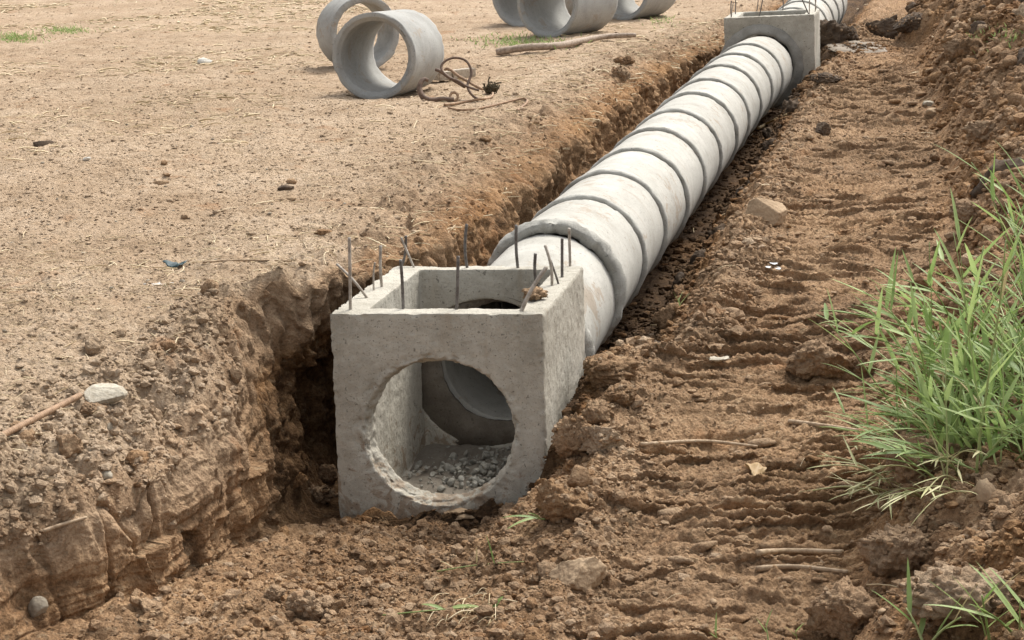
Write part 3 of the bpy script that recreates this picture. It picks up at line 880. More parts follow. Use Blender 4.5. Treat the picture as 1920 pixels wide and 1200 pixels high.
me, V = box_body(FBW, FBD, FBH, .14, .13, .11, .11, .08, (hx, hz, .415, .405), (FBW / 2 + .03, hz, .415, .405), .012, 5)
set_co(me, far_map(V) - base2)
link('body', me, M_BOX, fbox)
for i, (u, v_, h, dx, dy, r, mk) in enumerate([(.08, .1, .20, 0, 0, .006, 's'), (.06, .35, .16, .02, 0, .005, 'p'), (.07, .7, .24, .0, .02, .006, 's'), (.42, .06, .38, .07, 0, .006, 's'), (.62, 1.06, .14, 0, 0, .006, 's'),
                                               (1.0, .12, .36, -.16, 0, .007, 's'), (1.01, .1, .40, .01, 0, .006, 'p'), (1.05, .6, .30, .02, 0, .007, 'p'), (1.04, .95, .26, -.02, 0, .006, 'p'), (.30, 1.06, .18, .02, 0, .005, 's')]):
    B = far_map(np.array([[u, v_, 0.]]))[0]
    bar_part(fbox, B, B + np.array([dx, dy, h]), r, M_STEEL if mk == 's' else M_STEEL_PALE, base2, 40 + i)
# mortar patch plastered round the pipe on its front wall
mp_ = empty('tmp')
ring = ring_mesh('mortar_collar', [(.39, -.04), (.425, -.04), (.455, -.026), (.49, -.016), (.51, -.006), (.51, .01), (.39, .01)], 8, M_MORTAR, fbox, 130, .010)
cw = far_map(np.array([[hx, 0., hz]]))[0] - base2
Rm = np.stack([ax, by, cz_], 1)
V = np.empty(len(ring.data.vertices) * 3, np.float32); ring.data.vertices.foreach_get('co', V)
set_co(ring.data, V.reshape(-1, 3) @ Rm.T + cw)
bpy.data.objects.remove(mp_)

# loose pipes on the field --------------------------------------------------
G_FREE = 'loose concrete pipes lying on the dirt field'
def free_pipe(px, py, yaw, L, R0, label, seed, mat, pitch_=0.0, wall=.078, rough_end=False):
    p = hit(px, py)
    d = np.array([math.sin(rad(yaw)), math.cos(rad(yaw)), 0])
    A = np.array([p[0], p[1], p[2] + R0 - .012])
    zb = drop(*(A + d * L)[:2]) if L > .6 else p[2]
    B = A + d * L; B[2] = zb + R0 - .012
    o = empty('concrete_pipe'); o.matrix_world = axis_matrix(A, B, seed)
    tag(o, label, 'concrete pipe', G_FREE)
    link('barrel', pipe_mesh(L, R0, R0 - .006, wall, seed * 2.3, rebate=not rough_end, chip=2.2 if rough_end else 1.2), mat, o)
    return o
free_pipe(703, 186, 14.5, 1.0, .412, 'loose grey concrete pipe lying next to the rusty cables with its open end facing', 1, M_PIPE2)
free_pipe(688, 131, -26, .48, .415, 'short loose concrete ring standing behind the pipe beside the rusty cables', 2, M_PIPE2, rough_end=True)
free_pipe(1026, 71, 34, 1.05, .46, 'middle and nearest of the three loose pipes above the bare branch', 3, M_PIPE2)
free_pipe(975, 50, 30, 1.0, .46, 'leftmost of the three loose pipes above the bare branch, half hidden by its neighbour', 4, M_PIPE2)
free_pipe(1165, 38, 32, 1.0, .46, 'rightmost of the three loose pipes above the bare branch', 5, M_PIPE2)

# ------------------------------------------------------------------ puddle of wet mud on the strip
def puddle():
    t = np.linspace(0, 2 * math.pi, 64, endpoint=False)
    cx, cy = 4.40, 22.7
    rr = 1 + .16 * fbm(np.cos(t) * 1.6 + 3, np.sin(t) * 1.6, 0, 3)
    z = float(np.max([drop(cx + dx, cy + dy) for dx in (-.15, 0, .15) for dy in (-.4, 0, .4)])) + .014
    V = [[cx, cy, z]]
    for s in (.35, .7, .9, 1.0):
        for a, r in zip(t, rr): V.append([cx + .36 * s * r * math.cos(a), cy + .95 * s * r * math.sin(a), z + (.0 if s < 1 else -.03)])
    V = np.array(V); V[:, 2] += .006 * fbm(V[:, 0] * 5, V[:, 1] * 3, 0, 3)
    Fq = []
    for k in range(3):
        for j in range(64):
            a, b = 1 + k * 64 + j, 1 + k * 64 + (j + 1) % 64
            Fq.append([a, b, b + 64, a + 64])
    for j in range(0, 64, 2): Fq.append([0, 1 + j, 1 + (j + 1) % 64, 1 + (j + 2) % 64])
    m, tt, b = mat_new('wet_mud')
    geo = N(tt, 'ShaderNodeNewGeometry'); n1 = noise(tt, geo.outputs['Position'], 4, 4, .6)
    tt.links.new(ramp(tt, n1, [(.38, (.17, .138, .105)), (.6, (.24, .20, .155))]), b.inputs['Base Color'])
    b.inputs['Roughness'].default_value = .8; b.inputs['Specular IOR Level'].default_value = .15
    o = link('puddle', mesh_np('puddle', V, Fq), m)
    tag(o, kind='structure')
puddle()

# ------------------------------------------------------------------ single rocks and clods that stand out
_rid = [0]
def rock_at(px, py, wpx, hpx, mat, name, cat, label, planes=7, sub=5, depth=.85, sink=.22, rough=.25, fine=None, group=None, rotz=None, tilt=None, seed=None, onz=None):
    p = hit(px, py) if onz is None else atz(px, py, onz)
    s = np.linalg.norm(p - CAMP) / F_PX
    a, h = wpx * s / 2, hpx * s / 2 / .93
    _rid[0] += 1
    sd_ = seed or _rid[0] * 13 + 5
    fine = fine or (.115 if 'clod' in name else .06)
    V, Fq = rock_arr(sub, sd_, max(planes - 2, 3) if 'clod' in name else planes, rough, fine)
    r = random.Random(sd_)
    az = math.atan2(p[0], p[1])
    V = V * np.array([a, a * depth, h])
    if tilt:
        c, s_ = math.cos(tilt), math.sin(tilt)
        V = V @ np.array([[c, 0, s_], [0, 1, 0], [-s_, 0, c]])
    o = link(name, mesh_np(name, V, Fq, True), mat)
    o.location = (p[0], p[1] + a * depth * .7, p[2] + h * (1 - 2 * sink))
    o.rotation_euler = (0, 0, -az + (rotz if rotz is not None else 0))
    return tag(o, label, cat, group)

R = rock_at
R(1440, 413, 78, 46, M_STONE_TAN, 'stone', 'stone', 'pale tan wedge shaped stone on the bank right of the pipe line', 9, depth=.8, rough=.15, fine=.03)
R(1542, 712, 128, 86, M_CLOD_DRY, 'soil_clod', 'soil clod', 'big grey brown clod beside the left edge of the tall grass', 8, depth=.8)
R(1618, 705, 60, 52, M_CLOD_WET, 'soil_clod', 'soil clod', 'brown clod squeezed between the big grey clod and the tall grass', 7)
R(1738, 898, 150, 88, M_CLOD_WET, 'soil_clod', 'soil clod', 'large reddish brown clod under the front of the tall grass', 6, depth=.9)
R(1086, 1110, 112, 70, M_STONE_TAN, 'stone', 'stone', 'angular tan stone on the torn earth in front of the near box', 9, depth=.8, rough=.15)
R(1062, 985, 112, 86, M_CLOD_WET, 'soil_clod', 'soil clod', 'large brown clod against the lower right corner of the near box', 8, sink=.15)
R(1075, 860, 78, 92, M_CLOD_WET, 'soil_clod', 'soil clod', 'crumbly brown clod leaning on the right side of the near box, halfway down', 5, sink=.15)
R(1048, 800, 64, 80, M_CLOD_WET, 'soil_clod', 'soil clod', 'crumbly brown clod leaning on the right side of the near box, topmost there', 5)
R(1150, 720, 110, 62, M_CLOD_WET, 'soil_clod', 'soil clod', 'rounded brown clod right of the near box where the first pipe enters the soil', 5)
R(1165, 760, 64, 44, M_CLOD_WET, 'soil_clod', 'soil clod', 'smaller brown clod just below the rounded one right of the near box', 6)
R(1120, 800, 60, 56, M_CLOD_WET, 'soil_clod', 'soil clod', 'lumpy brown clod between the near box and the tracked strip', 6)
R(1130, 850, 92, 60, M_CLOD_DRY, 'soil_clod', 'soil clod', 'pale brown clod on the edge of the tracked strip right of the near box', 6)
R(575, 1172, 84, 62, M_CLOD_WET, 'soil_clod', 'soil clod', 'dark knobbly clod on the trench floor at the lower left', 9, sink=.12)
R(513, 1128, 46, 34, M_CLOD_DRY, 'soil_clod', 'soil clod', 'small tan angular clod beside the dark one on the trench floor', 9)
R(70, 1158, 36, 42, M_STONE_GREY, 'cobble', 'cobble', 'round grey cobble stuck in the earth wall at the lower left', 2, sub=4, rough=.08, fine=.03, sink=.2)
R(192, 760, 82, 34, M_STONE, 'stone', 'stone', 'flat pale concrete coloured stone at the end of the rusty rod', 9, depth=.9, rough=.1, fine=.03, sink=.15)
R(172, 778, 52, 22, M_CLOD_WET, 'soil_clod', 'soil clod', 'reddish clod just in front of the flat pale stone', 6)
R(204, 806, 20, 14, M_STONE_GREY, 'pebble', 'pebble', 'pale round pebble in front of the flat pale stone', 3, sub=3)
R(196, 900, 27, 20, M_STONE, 'pebble', 'pebble', 'whitish pebble on the left bank above the stick', 4, sub=3)
R(162, 302, 15, 9, M_STONE_WHITE, 'stone', 'stone', 'small white stone on the dirt field at the left', 7, sub=3)
R(383, 120, 28, 14, M_STONE_WHITE, 'stone', 'stone', 'whitish flat stone on the field left of the loose pipes', 7, sub=3)
R(545, 376, 20, 9, M_STONE_TAN, 'stone', 'stone', 'small tan stone below the dark scrap in the middle of the field', 7, sub=3)
R(80, 274, 38, 11, M_CLOD_DARK, 'dung_lump', 'dung', 'long dark lump lying near the straw at the left of the field', 5, sub=3, depth=.5)
R(535, 356, 32, 10, M_CLOD_DARK, 'soil_clod', 'soil clod', 'flat dark scrap of earth in the middle of the field', 6, sub=3, depth=.6)
R(546, 345, 22, 12, M_CLOD_WET, 'soil_clod', 'soil clod', 'brown crumb right behind the flat dark scrap on the field', 6, sub=3)
R(308, 310, 13, 11, M_CLOD_WET, 'soil_clod', 'soil clod', 'upright dark crumb, the farthest of three in a row on the field', 6, sub=3)
R(312, 331, 15, 7, M_CLOD_WET, 'soil_clod', 'soil clod', 'dark crumb, the middle one of three in a row on the field', 6, sub=3)
R(300, 346, 32, 8, M_CLOD_WET, 'soil_clod', 'soil clod', 'flat brown crumb, the nearest of three in a row on the field', 6, sub=3, depth=.6)
R(607, 440, 38, 12, M_CLOD_WET, 'soil_clod', 'soil clod', 'flat brown clod on the field left of the rebar topped box', 6, sub=3, depth=.6)
R(345, 411, 14, 10, M_CLOD_WET, 'soil_clod', 'soil clod', 'small brown clod on the bare middle of the field', 6, sub=3)
R(910, 268, 26, 16, M_CLOD_WET, 'soil_clod', 'soil clod', 'brown clod on the field edge between the cables and the trench', 6, sub=3)
R(1165, 150, 36, 30, M_CLOD_WET, 'soil_clod', 'soil clod', 'dark knobbly clod on the trench edge right of the bare branch', 5)
R(1172, 122, 42, 20, M_CLOD_WET, 'soil_clod', 'soil clod', 'flat dark clod behind the knobbly one on the trench edge', 5)
R(1550, 155, 62, 22, M_CLOD_DARK, 'soil_clod', 'soil clod', 'dark damp clod on the strip just in front of the puddle', 6, depth=.7)
R(1544, 255, 32, 30, M_CLOD_DARK, 'soil_clod', 'soil clod', 'dark grey clod on the strip between puddle and wedge stone', 7)
R(1660, 70, 66, 48, M_CLOD_DARK, 'soil_clod', 'soil clod', 'big black clod of clay behind the puddle', 8)
R(1712, 55, 66, 36, M_CLOD_DARK, 'soil_clod', 'soil clod', 'black clod of clay right of the biggest black clod', 8)
for (x_, y_, w_, d_, h_, lb) in ((4.12, 23.35, .34, .30, .26, 'wide dark clod heaped against the pipes right behind the far box'), (4.42, 23.6, .22, .2, .18, 'dark clod on the far side of the hole beside the far box')):
    V, Fq = rock_arr(5, int(x_ * 100), 3, .3, .16)
    o = link('soil_clod', mesh_np('soil_clod', V * np.array([w_, d_, h_]), Fq), M_CLOD_DARK)
    o.location = (x_, y_, drop(x_, y_) + h_ * .35); tag(o, lb, 'soil clod')
R(1748, 218, 26, 18, M_STONE_TAN, 'stone', 'stone', 'pale tan stone, the larger of two at the foot of the clod heap', 8, sub=3)
R(1742, 200, 22, 12, M_STONE, 'stone', 'stone', 'pale flat stone, the smaller of two at the foot of the clod heap', 8, sub=3)
R(1795, 108, 44, 40, M_CLOD_WET, 'soil_clod', 'soil clod', 'rounded brown clod on top of the heap beyond the puddle', 6)
R(1850, 262, 80, 40, M_CLOD_DRY, 'soil_clod', 'soil clod', 'wide pale brown clod in the clod heap level with the upper pipes', 6)
R(1820, 415, 72, 44, M_CLOD_DRY, 'soil_clod', 'soil clod', 'pale brown clod in the heap just above the grass tips', 6)
R(1690, 1080, 150, 96, M_CLOD_WET, 'soil_clod', 'soil clod', 'very large brown clod at the lower right, behind the crumbling one', 5, depth=.8, fine=.16)
R(1590, 1195, 150, 110, M_CLOD_WET, 'soil_clod', 'soil clod', 'crumbling dark brown clod at the bottom edge right of the tracked strip', 4, fine=.12)
R(1830, 1165, 250, 96, M_CLOD_DRY, 'soil_clod', 'soil clod', 'huge flat topped tan clod in the bottom right corner', 4, depth=.7, fine=.15)
R(1855, 945, 44, 50, M_STONE_TAN, 'stone', 'stone', 'pale yellowish stone in the soil below the tall grass', 5, sub=3)
R(860, 978, 76, 22, M_STONE_TAN, 'stone', 'stone', 'yellowish flat stone at the foot of the near box', 7)
R(315, 992, 30, 20, M_CLOD_DRY, 'soil_clod', 'soil clod', 'tan clod resting on the ledge of the earth wall', 6, sub=3)
R(1003, 566, 52, 26, M_CLOD_WET, 'soil_clod', 'soil clod', 'reddish crumbly clod lying on the rim of the near box', 3, sub=4, fine=.22, rough=.4, sink=.1, onz=.0)
R(598, 945, 62, 34, M_CLOD_WET, 'soil_clod', 'soil clod', 'reddish brown clod at the lower left corner of the near box', 5)
R(552, 915, 50, 36, M_CLOD_DAMP, 'soil_clod', 'soil clod', 'damp clod at the mouth of the dark gap left of the near box', 5)
R(612, 905, 44, 40, M_CLOD_DAMP, 'soil_clod', 'soil clod', 'damp clod inside the dark gap left of the near box', 5)
R(505, 985, 44, 24, M_CLOD_WET, 'soil_clod', 'soil clod', 'small brown clod at the foot of the grooved earth wall', 5)
R(1088, 910, 50, 40, M_CLOD_WET, 'soil_clod', 'soil clod', 'brown clod behind the large one at the near box corner', 6, sub=3)

# the heap of clods on the right, single clods of one kind
def heap(n, wgt, smin, smax, label, group, seed, mats):
    rng = np.random.default_rng(seed)
    ids = scatter_idx(n, wgt, rng)
    cache = {}
    for i in ids:
        s = smin + (smax - smin) * rng.random() ** 2.2
        kk = int(rng.integers(0, 9)); mt = mats[int(rng.integers(0, len(mats)))]
        key = (kk, mt.name)
        if key not in cache:
            V, Fq = rock_arr(4, 500 + kk * 7 + seed, int(3 + kk % 4), .3, .13)
            me = mesh_np('soil_clod', V, Fq); me.materials.append(mt); cache[key] = me
        o = link('soil_clod', cache[key])
        o.location = GVf[i] + np.array([0, 0, s * .12])
        o.rotation_euler = rng.uniform(0, 6.28, 3)
        o.scale = s * rng.uniform(.7, 1.15, 3)
        tag(o, label, 'soil clod', group)
Yf_ = GVf[:, 1]
w_mound = sstep(9.9, 10.5, GUf) * (GUf < 12.2)
w_bank = sstep(6.3, 7, GUf) * (1 - sstep(8.95, 9.3, GUf))
w_track = sstep(8.9, 9.15, GUf) * (1 - sstep(10.0, 10.4, GUf))
w_left = (GUf > .9) * (1 - sstep(3.2, 4, GUf))
w_lip = sstep(2.4, 3.2, GUf) * (1 - sstep(3.9, 4.25, GUf))
w_floor = (Yf_ < 8.1) * sstep(5.9, 6.5, GUf) * (1 - sstep(8.95, 9.25, GUf))
w_gully = (Yf_ > 9.3) * (Yf_ < 22) * sstep(7.3, 7.7, GUf) * (1 - sstep(8.3, 8.6, GUf))
heap(118, w_mound * (Yf_ > 8) * (Yf_ < 36) * (1 + 1.5 * (Yf_ > 15)), .06, .26, 'brown clod among the many heaped along the right side beyond the grass', 'clods heaped along the right side', 1, [M_CLOD_WET, M_CLOD_DAMP, M_CLOD_DAMP, M_CLOD_DRY, M_CLOD_DARK])
heap(36, w_mound * (Yf_ < 8), .03, .10, 'brown clod in the heap at the lower right below the grass', 'clods heaped at the lower right', 2, [M_CLOD_WET, M_CLOD_DRY])
heap(46, w_gully, .04, .13, 'dark damp clod in the gully along the right side of the pipes', 'clods in the gully beside the pipes', 3, [M_CLOD_DARK, M_CLOD_DAMP, M_CLOD_DARK])
heap(22, w_lip * (Yf_ < 8.6), .025, .07, 'brown clod on the crumbling lip of the left bank', 'clods on the lip of the left bank', 6, [M_CLOD_WET, M_CLOD_DRY])
heap(28, w_floor, .025, .06, 'brown clod on the torn trench floor in front of the near box', 'clods on the trench floor', 4, [M_CLOD_WET, M_CLOD_WET, M_CLOD_DRY])

# crumbs and small clods nobody could count
clods('soil_crumbs', 9000, w_mound * (Yf_ < 36), .010, .05, 2.0, 1, seed=1, dshift=-.15)
clods('soil_crumbs', 7000, w_mound * (Yf_ > 9) * (Yf_ < 21), .014, .07, 1.5, 1, seed=21, sink=.25, flat=.85, dshift=-.15)
clods('soil_crumbs', 11000, w_mound * (Yf_ < 9.5), .007, .032, 1.5, 1, seed=11)
clods('soil_crumbs', 3600, w_mound * (Yf_ > 7.5) * (Yf_ < 34), .018, .10, 1.5, 2, seed=12, sink=.32, dshift=-.2)
clods('soil_crumbs', 24000, w_floor + w_bank * (Yf_ < 12) * .8, .0045, .036, 2.1, 1, seed=2)
clods('soil_crumbs', 6000, w_bank * (Yf_ > 9) * (Yf_ < 26) + w_gully, .012, .045, 1.6, 1, seed=3)
clods('soil_crumbs', 14000, w_track * (Yf_ < 26), .004, .034, 2.4, 1, seed=4, flat=.55)
clods('soil_crumbs', 40000, w_left * (Yf_ < 24) * (1.05 - sstep(6, 22, Yf_)), .0035, .014, 2.1, 1, seed=5, flat=.5, dshift=.25)
clods('soil_crumbs', 16000, w_left * (Yf_ > 10) * sstep(9, 16, Yf_) * (Yf_ < 42), .007, .026, 2.3, 1, seed=6, flat=.45, dshift=.25)
clods('soil_crumbs', 2600, w_left * (Yf_ < 24), .010, .034, 2.4, 2, seed=15, flat=.45, sink=.38, dshift=.2)
clods('soil_crumbs', 3600, w_lip * (Yf_ < 8.5) * (GUf > 2.8), .005, .036, 2.0, 1, seed=17, dshift=.1)
clods('soil_crumbs', 4200, w_lip * ((Yf_ > 8.5) + (GUf > 2.9)), .008, .036, 2.0, 1, seed=7)
clods('soil_crumbs', 260, w_left * (Yf_ < 16), .006, .018, 2.0, 2, mat=M_STONE_GREY, seed=8, flat=.6)
clods('soil_crumbs', 160, w_track + w_floor, .010, .026, 2.0, 2, mat=M_STONE_TAN, seed=9, flat=.7)

def flakes(name, n, wgt, seed):
    rng = np.random.default_rng(seed)
    ids = scatter_idx(n, wgt, rng); Vs, Fs, As, off = [], [], [], 0
    for q, i in enumerate(ids):
        T, Fq = rock_arr(2, 900 + q % 14, 6, .25)
        L = .012 + .06 * rng.random() ** 3
        th = np.clip(.35 * L, .006, .020) * rng.uniform(.6, 1.3)
        T = T * np.array([L, th * rng.uniform(1.0, 1.8), th])
        T[:, 1] += .12 * L * pn(T[:, 0] * 9 + q, np.zeros(len(T)), 2.); T[:, 2] += .05 * L * pn(T[:, 0] * 14, np.zeros(len(T)) + q * .7, 5.)
        a = rng.normal() * .22; c, s_ = math.cos(a), math.sin(a)
        T = T @ np.array([[c, s_, 0], [-s_, c, 0], [0, 0, 1]])
        T[:, 2] += T[:, 0] * rng.normal() * .10
        Vs.append(T + GVf[i] + np.array([0, 0, th * .5])); Fs.append(Fq + off); off += len(T)
        As.append(np.zeros(len(T)) + np.clip(GDf[i] + .15 + rng.normal() * .15, 0, 1))
    me = mesh_np(name, np.concatenate(Vs), np.concatenate(Fs), True, {'dry': np.concatenate(As)})
    tag(link(name, me, M_SOIL), kind='stuff')
flakes('soil_flakes', 500, w_track * (Yf_ < 24) + .25 * w_bank * (Yf_ < 22), 77)

def crumbs_on(objs, n, seed):
    rng = np.random.default_rng(seed); Vs, Fs, As, off = [], [], [], 0
    for o in objs:
        m_ = len(o.data.vertices); V = np.empty(m_ * 3, np.float32); o.data.vertices.foreach_get('co', V); V = V.reshape(-1, 3)
        Mx = np.array(o.matrix_basis); V = V @ Mx[:3, :3].T + Mx[:3, 3]
        up_ = np.where(V[:, 2] > np.percentile(V[:, 2], 45))[0]
        for i in rng.choice(up_, n):
            T, Fq = rock_arr(1, 700 + int(rng.integers(0, 12)), 6, .3); s_ = .004 + .014 * rng.random() ** 2.5
            Vs.append(T * s_ * rng.uniform(.6, 1.2, 3) + V[i] + np.array([0, 0, s_ * .2])); Fs.append(Fq + off); off += len(T)
            As.append(np.zeros(len(T)) + np.clip(rng.normal(.55, .2), 0, 1))
    tag(link('soil_crumbs', mesh_np('soil_crumbs', np.concatenate(Vs), np.concatenate(Fs), False, {'dry': np.concatenate(As)}), M_SOIL), kind='stuff')
crumbs_on([o for o in COL.objects if o.name.startswith('soil_clod') and not o.get('group') and o.dimensions.x > .16], 70, 3)

# rubble inside the near box
def rubble():
    rng = np.random.default_rng(4)
    n = 480
    u = np.clip(rng.normal(.58, .17, n), .2, .84); v = np.clip(rng.normal(.62, .2, n), .16, .98)
    hgt = .035 * np.exp(-(((u - .58) / .25) ** 2 + ((v - .7) / .25) ** 2)) * rng.random(n)
    size = .004 + .019 * rng.random(n) ** 3.5
    P = near_map(np.stack([u, v, -Ht + .09 + hgt + size * .3], 1))
    Rm = rand_rot(n, rng); Vs, Fs = [], []
    for i in range(n):
        T, Fq = rock_arr(2, 60 + i % 11, 7, .15)
        Vs.append(T * (size[i] * rng.uniform(.6, 1.2, 3)) @ Rm[i].T + P[i]); Fs.append(Fq + i * len(T))
    o = link('concrete_rubble', mesh_np('concrete_rubble', np.concatenate(Vs), np.concatenate(Fs), False), M_RUBBLE)
    tag(o, kind='stuff')
rubble()

# ------------------------------------------------------------------ branch, cables, rods
def on_ground(pts, lift):
    out = []
    for px, py in pts:
        p = hit(px, py); out.append([p[0], p[1], p[2] + lift])
    return np.array(out)

def tube_thing(name, P, r, mat, label, cat, seg=10, group=None):
    m = MB(); P = np.asarray(P); off = P.mean(0); off[2] = P[:, 2].min()
    m.tube(P - off, r, seg)
    o = m.obj(name, mat); o.location = off
    return tag(o, label, cat, group)

P = curve_pts(on_ground([(930, 106), (985, 99), (1040, 93), (1085, 84), (1130, 78), (1192, 74)], .05), 60)
P[:, 2] += .012 * np.sin(np.linspace(0, 9, 60))
rb = np.interp(np.arange(60), [0, 2, 30, 59], [.034, .046, .043, .030]) * (1 + .10 * pn(np.arange(60) * .35, np.zeros(60), 2.))
tube_thing('branch', P, rb, M_BARK, 'bare grey brown branch lying on the field between the loose pipes and the trench', 'branch', 14)

Z3 = lambda zx, zy: (760 + zx / 7.68, 90 + zy / 7.68)
gy = hit(900, 190)[1]
loop = [(1075, 742, .0), (1000, 712, .02), (925, 630, .05), (895, 540, .10), (925, 450, .14), (952, 370, .17), (930, 265, .2), (860, 175, .22), (720, 140, .22), (590, 178, .2), (522, 255, .17), (540, 345, .13), (640, 430, .10), (760, 475, .08), (860, 540, .04), (960, 580, .02), (1060, 610, .01)]
P = curve_pts([aty(*Z3(a, b), gy + dy) for a, b, dy in loop], 90)
tube_thing('steel_cable', P, .0115, M_RUST, 'rusty brown cable bent up into a tall open loop beside the loose pipe', 'cable')
P = curve_pts(on_ground([Z3(*q) for q in [(562, 842), (680, 832), (820, 806), (1000, 775), (1130, 755), (1225, 735), (1262, 690), (1240, 640)]], .016), 50)
tube_thing('steel_cable', P, .0115, M_RUST_TAN, 'dusty tan cable end lying flat under the tall rusty loop', 'cable')
P = curve_pts(on_ground([Z3(*q) for q in [(620, 885), (760, 915), (950, 912), (1200, 868), (1450, 805), (1600, 770), (1700, 752), (1755, 775), (1735, 830), (1670, 880), (1610, 922)]], .016), 60)
tube_thing('steel_rod', P, .010, M_RUST_TAN, 'dusty rusty rod with one end bent back, nearest of the cables and rods', 'rod')
P = curve_pts([aty(*Z3(a, b), gy + dy) for a, b, dy in [(440, 310, .25), (520, 345, .22), (640, 430, .16), (760, 500, .1), (860, 560, .06)]], 30)
tube_thing('steel_rod', P, .016, M_RUST, 'straight rusty bar leaning on the grey beams behind the tall loop', 'rod')
P = curve_pts([aty(*Z3(a, b), gy + dy) for a, b, dy in [(560, 320, .3), (600, 296, .3), (660, 320, .28), (760, 400, .22), (900, 480, .15), (1010, 545, .08), (1110, 595, .03)]], 40)
tube_thing('steel_rod', P, .013, M_RUST_TAN, 'long thin tan rod running through the tall loop to the dark knot', 'rod')
# hook chain: hook with eye and shackle
h = empty('lifting_hook', hit(*Z3(380, 760)))
tag(h, 'thick rusty lifting hook at the left end of the cables by the pipe', 'hook')
off = np.array(h.location)
m = MB(); P = curve_pts([aty(*Z3(a, b), gy + dy) for a, b, dy in [(330, 470, .1), (270, 450, .09), (225, 500, .06), (205, 590, .03), (235, 680, 0), (300, 735, -.01), (400, 752, -.01), (520, 735, 0), (650, 745, 0), (700, 740, 0)]], 60)
m.tube(P - off, np.interp(np.arange(60), [0, 10, 30, 59], [.014, .022, .028, .02]), 12); m.obj('shank', M_RUST, h)
t = np.linspace(0, 2 * math.pi, 30)
m = MB(); c = aty(*Z3(700, 700), gy + .02)
m.tube(np.stack([c[0] + .035 * np.cos(t), c[1] + .02 * np.sin(t), c[2] + .035 * np.sin(t)], 1) - off, .012, 10); m.obj('shackle', M_RUST_TAN, h)
def beam(pa, pb, hgt, dep, mat, label):
    A, B = hit(*pa), hit(*pb)
    d = B - A; L = np.linalg.norm(d[:2]); ang = math.atan2(d[1], d[0])
    bm = bmesh.new(); bmesh.ops.create_cube(bm, size=1)
    for v in bm.verts: v.co = Vector((v.co.x * L, v.co.y * dep, (v.co.z + .5) * hgt))
    bmesh.ops.bevel(bm, geom=bm.edges[:], offset=.006, segments=2, affect='EDGES')
    me = bpy.data.meshes.new('steel_beam'); bm.to_mesh(me); bm.free()
    o = link('steel_beam', me, mat); o.location = (A + B) / 2 + np.array([0, 0, .03]); o.rotation_euler = (0, .0, ang)
    return tag(o, label, 'beam')
M_BEAM = rust_mat('grey_beam', (.40, .34, .26), (.24, .19, .14), .0, .8)
beam(Z3(250, 480), Z3(585, 500), .085, .16, M_BEAM, 'short grey beam half under the loose pipe by the cables')
beam(Z3(650, 470), Z3(975, 470), .09, .10, M_BEAM, 'short pale grey beam seen through the tall rusty loop')
# dark knot of wire and grass at the end of the rods
kn = MB(); rng = np.random.default_rng(5); c = hit(*Z3(1240, 660)) + np.array([0, 0, .05])
for i in range(60):
    a = rng.normal(size=3) * .026; b = a + rng.normal(size=3) * .02; b[2] = abs(b[2]); a[2] = abs(a[2]) - .04
    kn.tube(curve_pts([a, (a + b) / 2 + rng.normal(size=3) * .02, b], 8), .007, 5, rng.random() * .4)
o = kn.obj('wire_knot', plain_mat('dark_wire', (.10, .08, .05), .9, .1)); o.location = c
tag(o, 'dark tangled knot of wire and withered grass at the end of the rods', 'wire knot')
# deformed bar on the left bank
A, B = hit(150, 752), hit(-25, 842)
n = 220; s = np.linspace(0, 1, n)[:, None]
P = A + (B - A) * s; P[:, 2] = np.maximum(P[:, 2], np.array([drop(x, y) for x, y in P[:, :2]]).max() * .35 + np.interp(np.arange(n), [0, n - 1], [A[2], B[2]]) * .65) + .018
tube_thing('steel_rod', P, .0125 * (1 + .10 * (np.arange(n) % 4 < 2)), M_RUST_TAN, 'ribbed rusty reinforcing rod lying on the left bank against the flat pale stone', 'rod')
# sticks
def stick(pts, r, label, name='stick', mat=None, lift=.012, n=20):
    P = curve_pts(on_ground(pts, lift), n)
    rr = r * np.linspace(1.1, .7, n) * (1 + .12 * pn(np.arange(n) * .6, np.zeros(n), r * 100))
    return tube_thing(name, P, rr, mat or M_STICK, label, 'stick', 8)
stick([(82, 1010), (120, 997), (164, 984)], .008, 'short pointed stick on the lip of the left bank above the earth wall', lift=.03)
stick([(1422, 247), (1440, 237), (1474, 222)], .016, 'pale torn root sticking out of the bank beside the upper pipes', 'root', M_STRAW, .04)
stick([(1418, 1072), (1490, 1068), (1590, 1078)], .012, 'brown stick pressed into the tracked strip at the lower right')
stick([(1420, 1042), (1480, 1038), (1580, 1040)], .013, 'pale ended stick just behind the brown one on the tracked strip')
stick([(1200, 838), (1320, 832), (1420, 842)], .010, 'long brown stick lying across the tracked strip left of the grass')
stick([(1480, 795), (1540, 802), (1610, 812)], .012, 'dark brown stick at the left foot of the grass')
stick([(380, 496), (440, 492), (545, 493)], .006, 'thin twig on the field left of the rebar topped box')
stick([(1145, 768), (1175, 762), (1205, 770)], .006, 'thin pale twig lying near the right side of the near box')

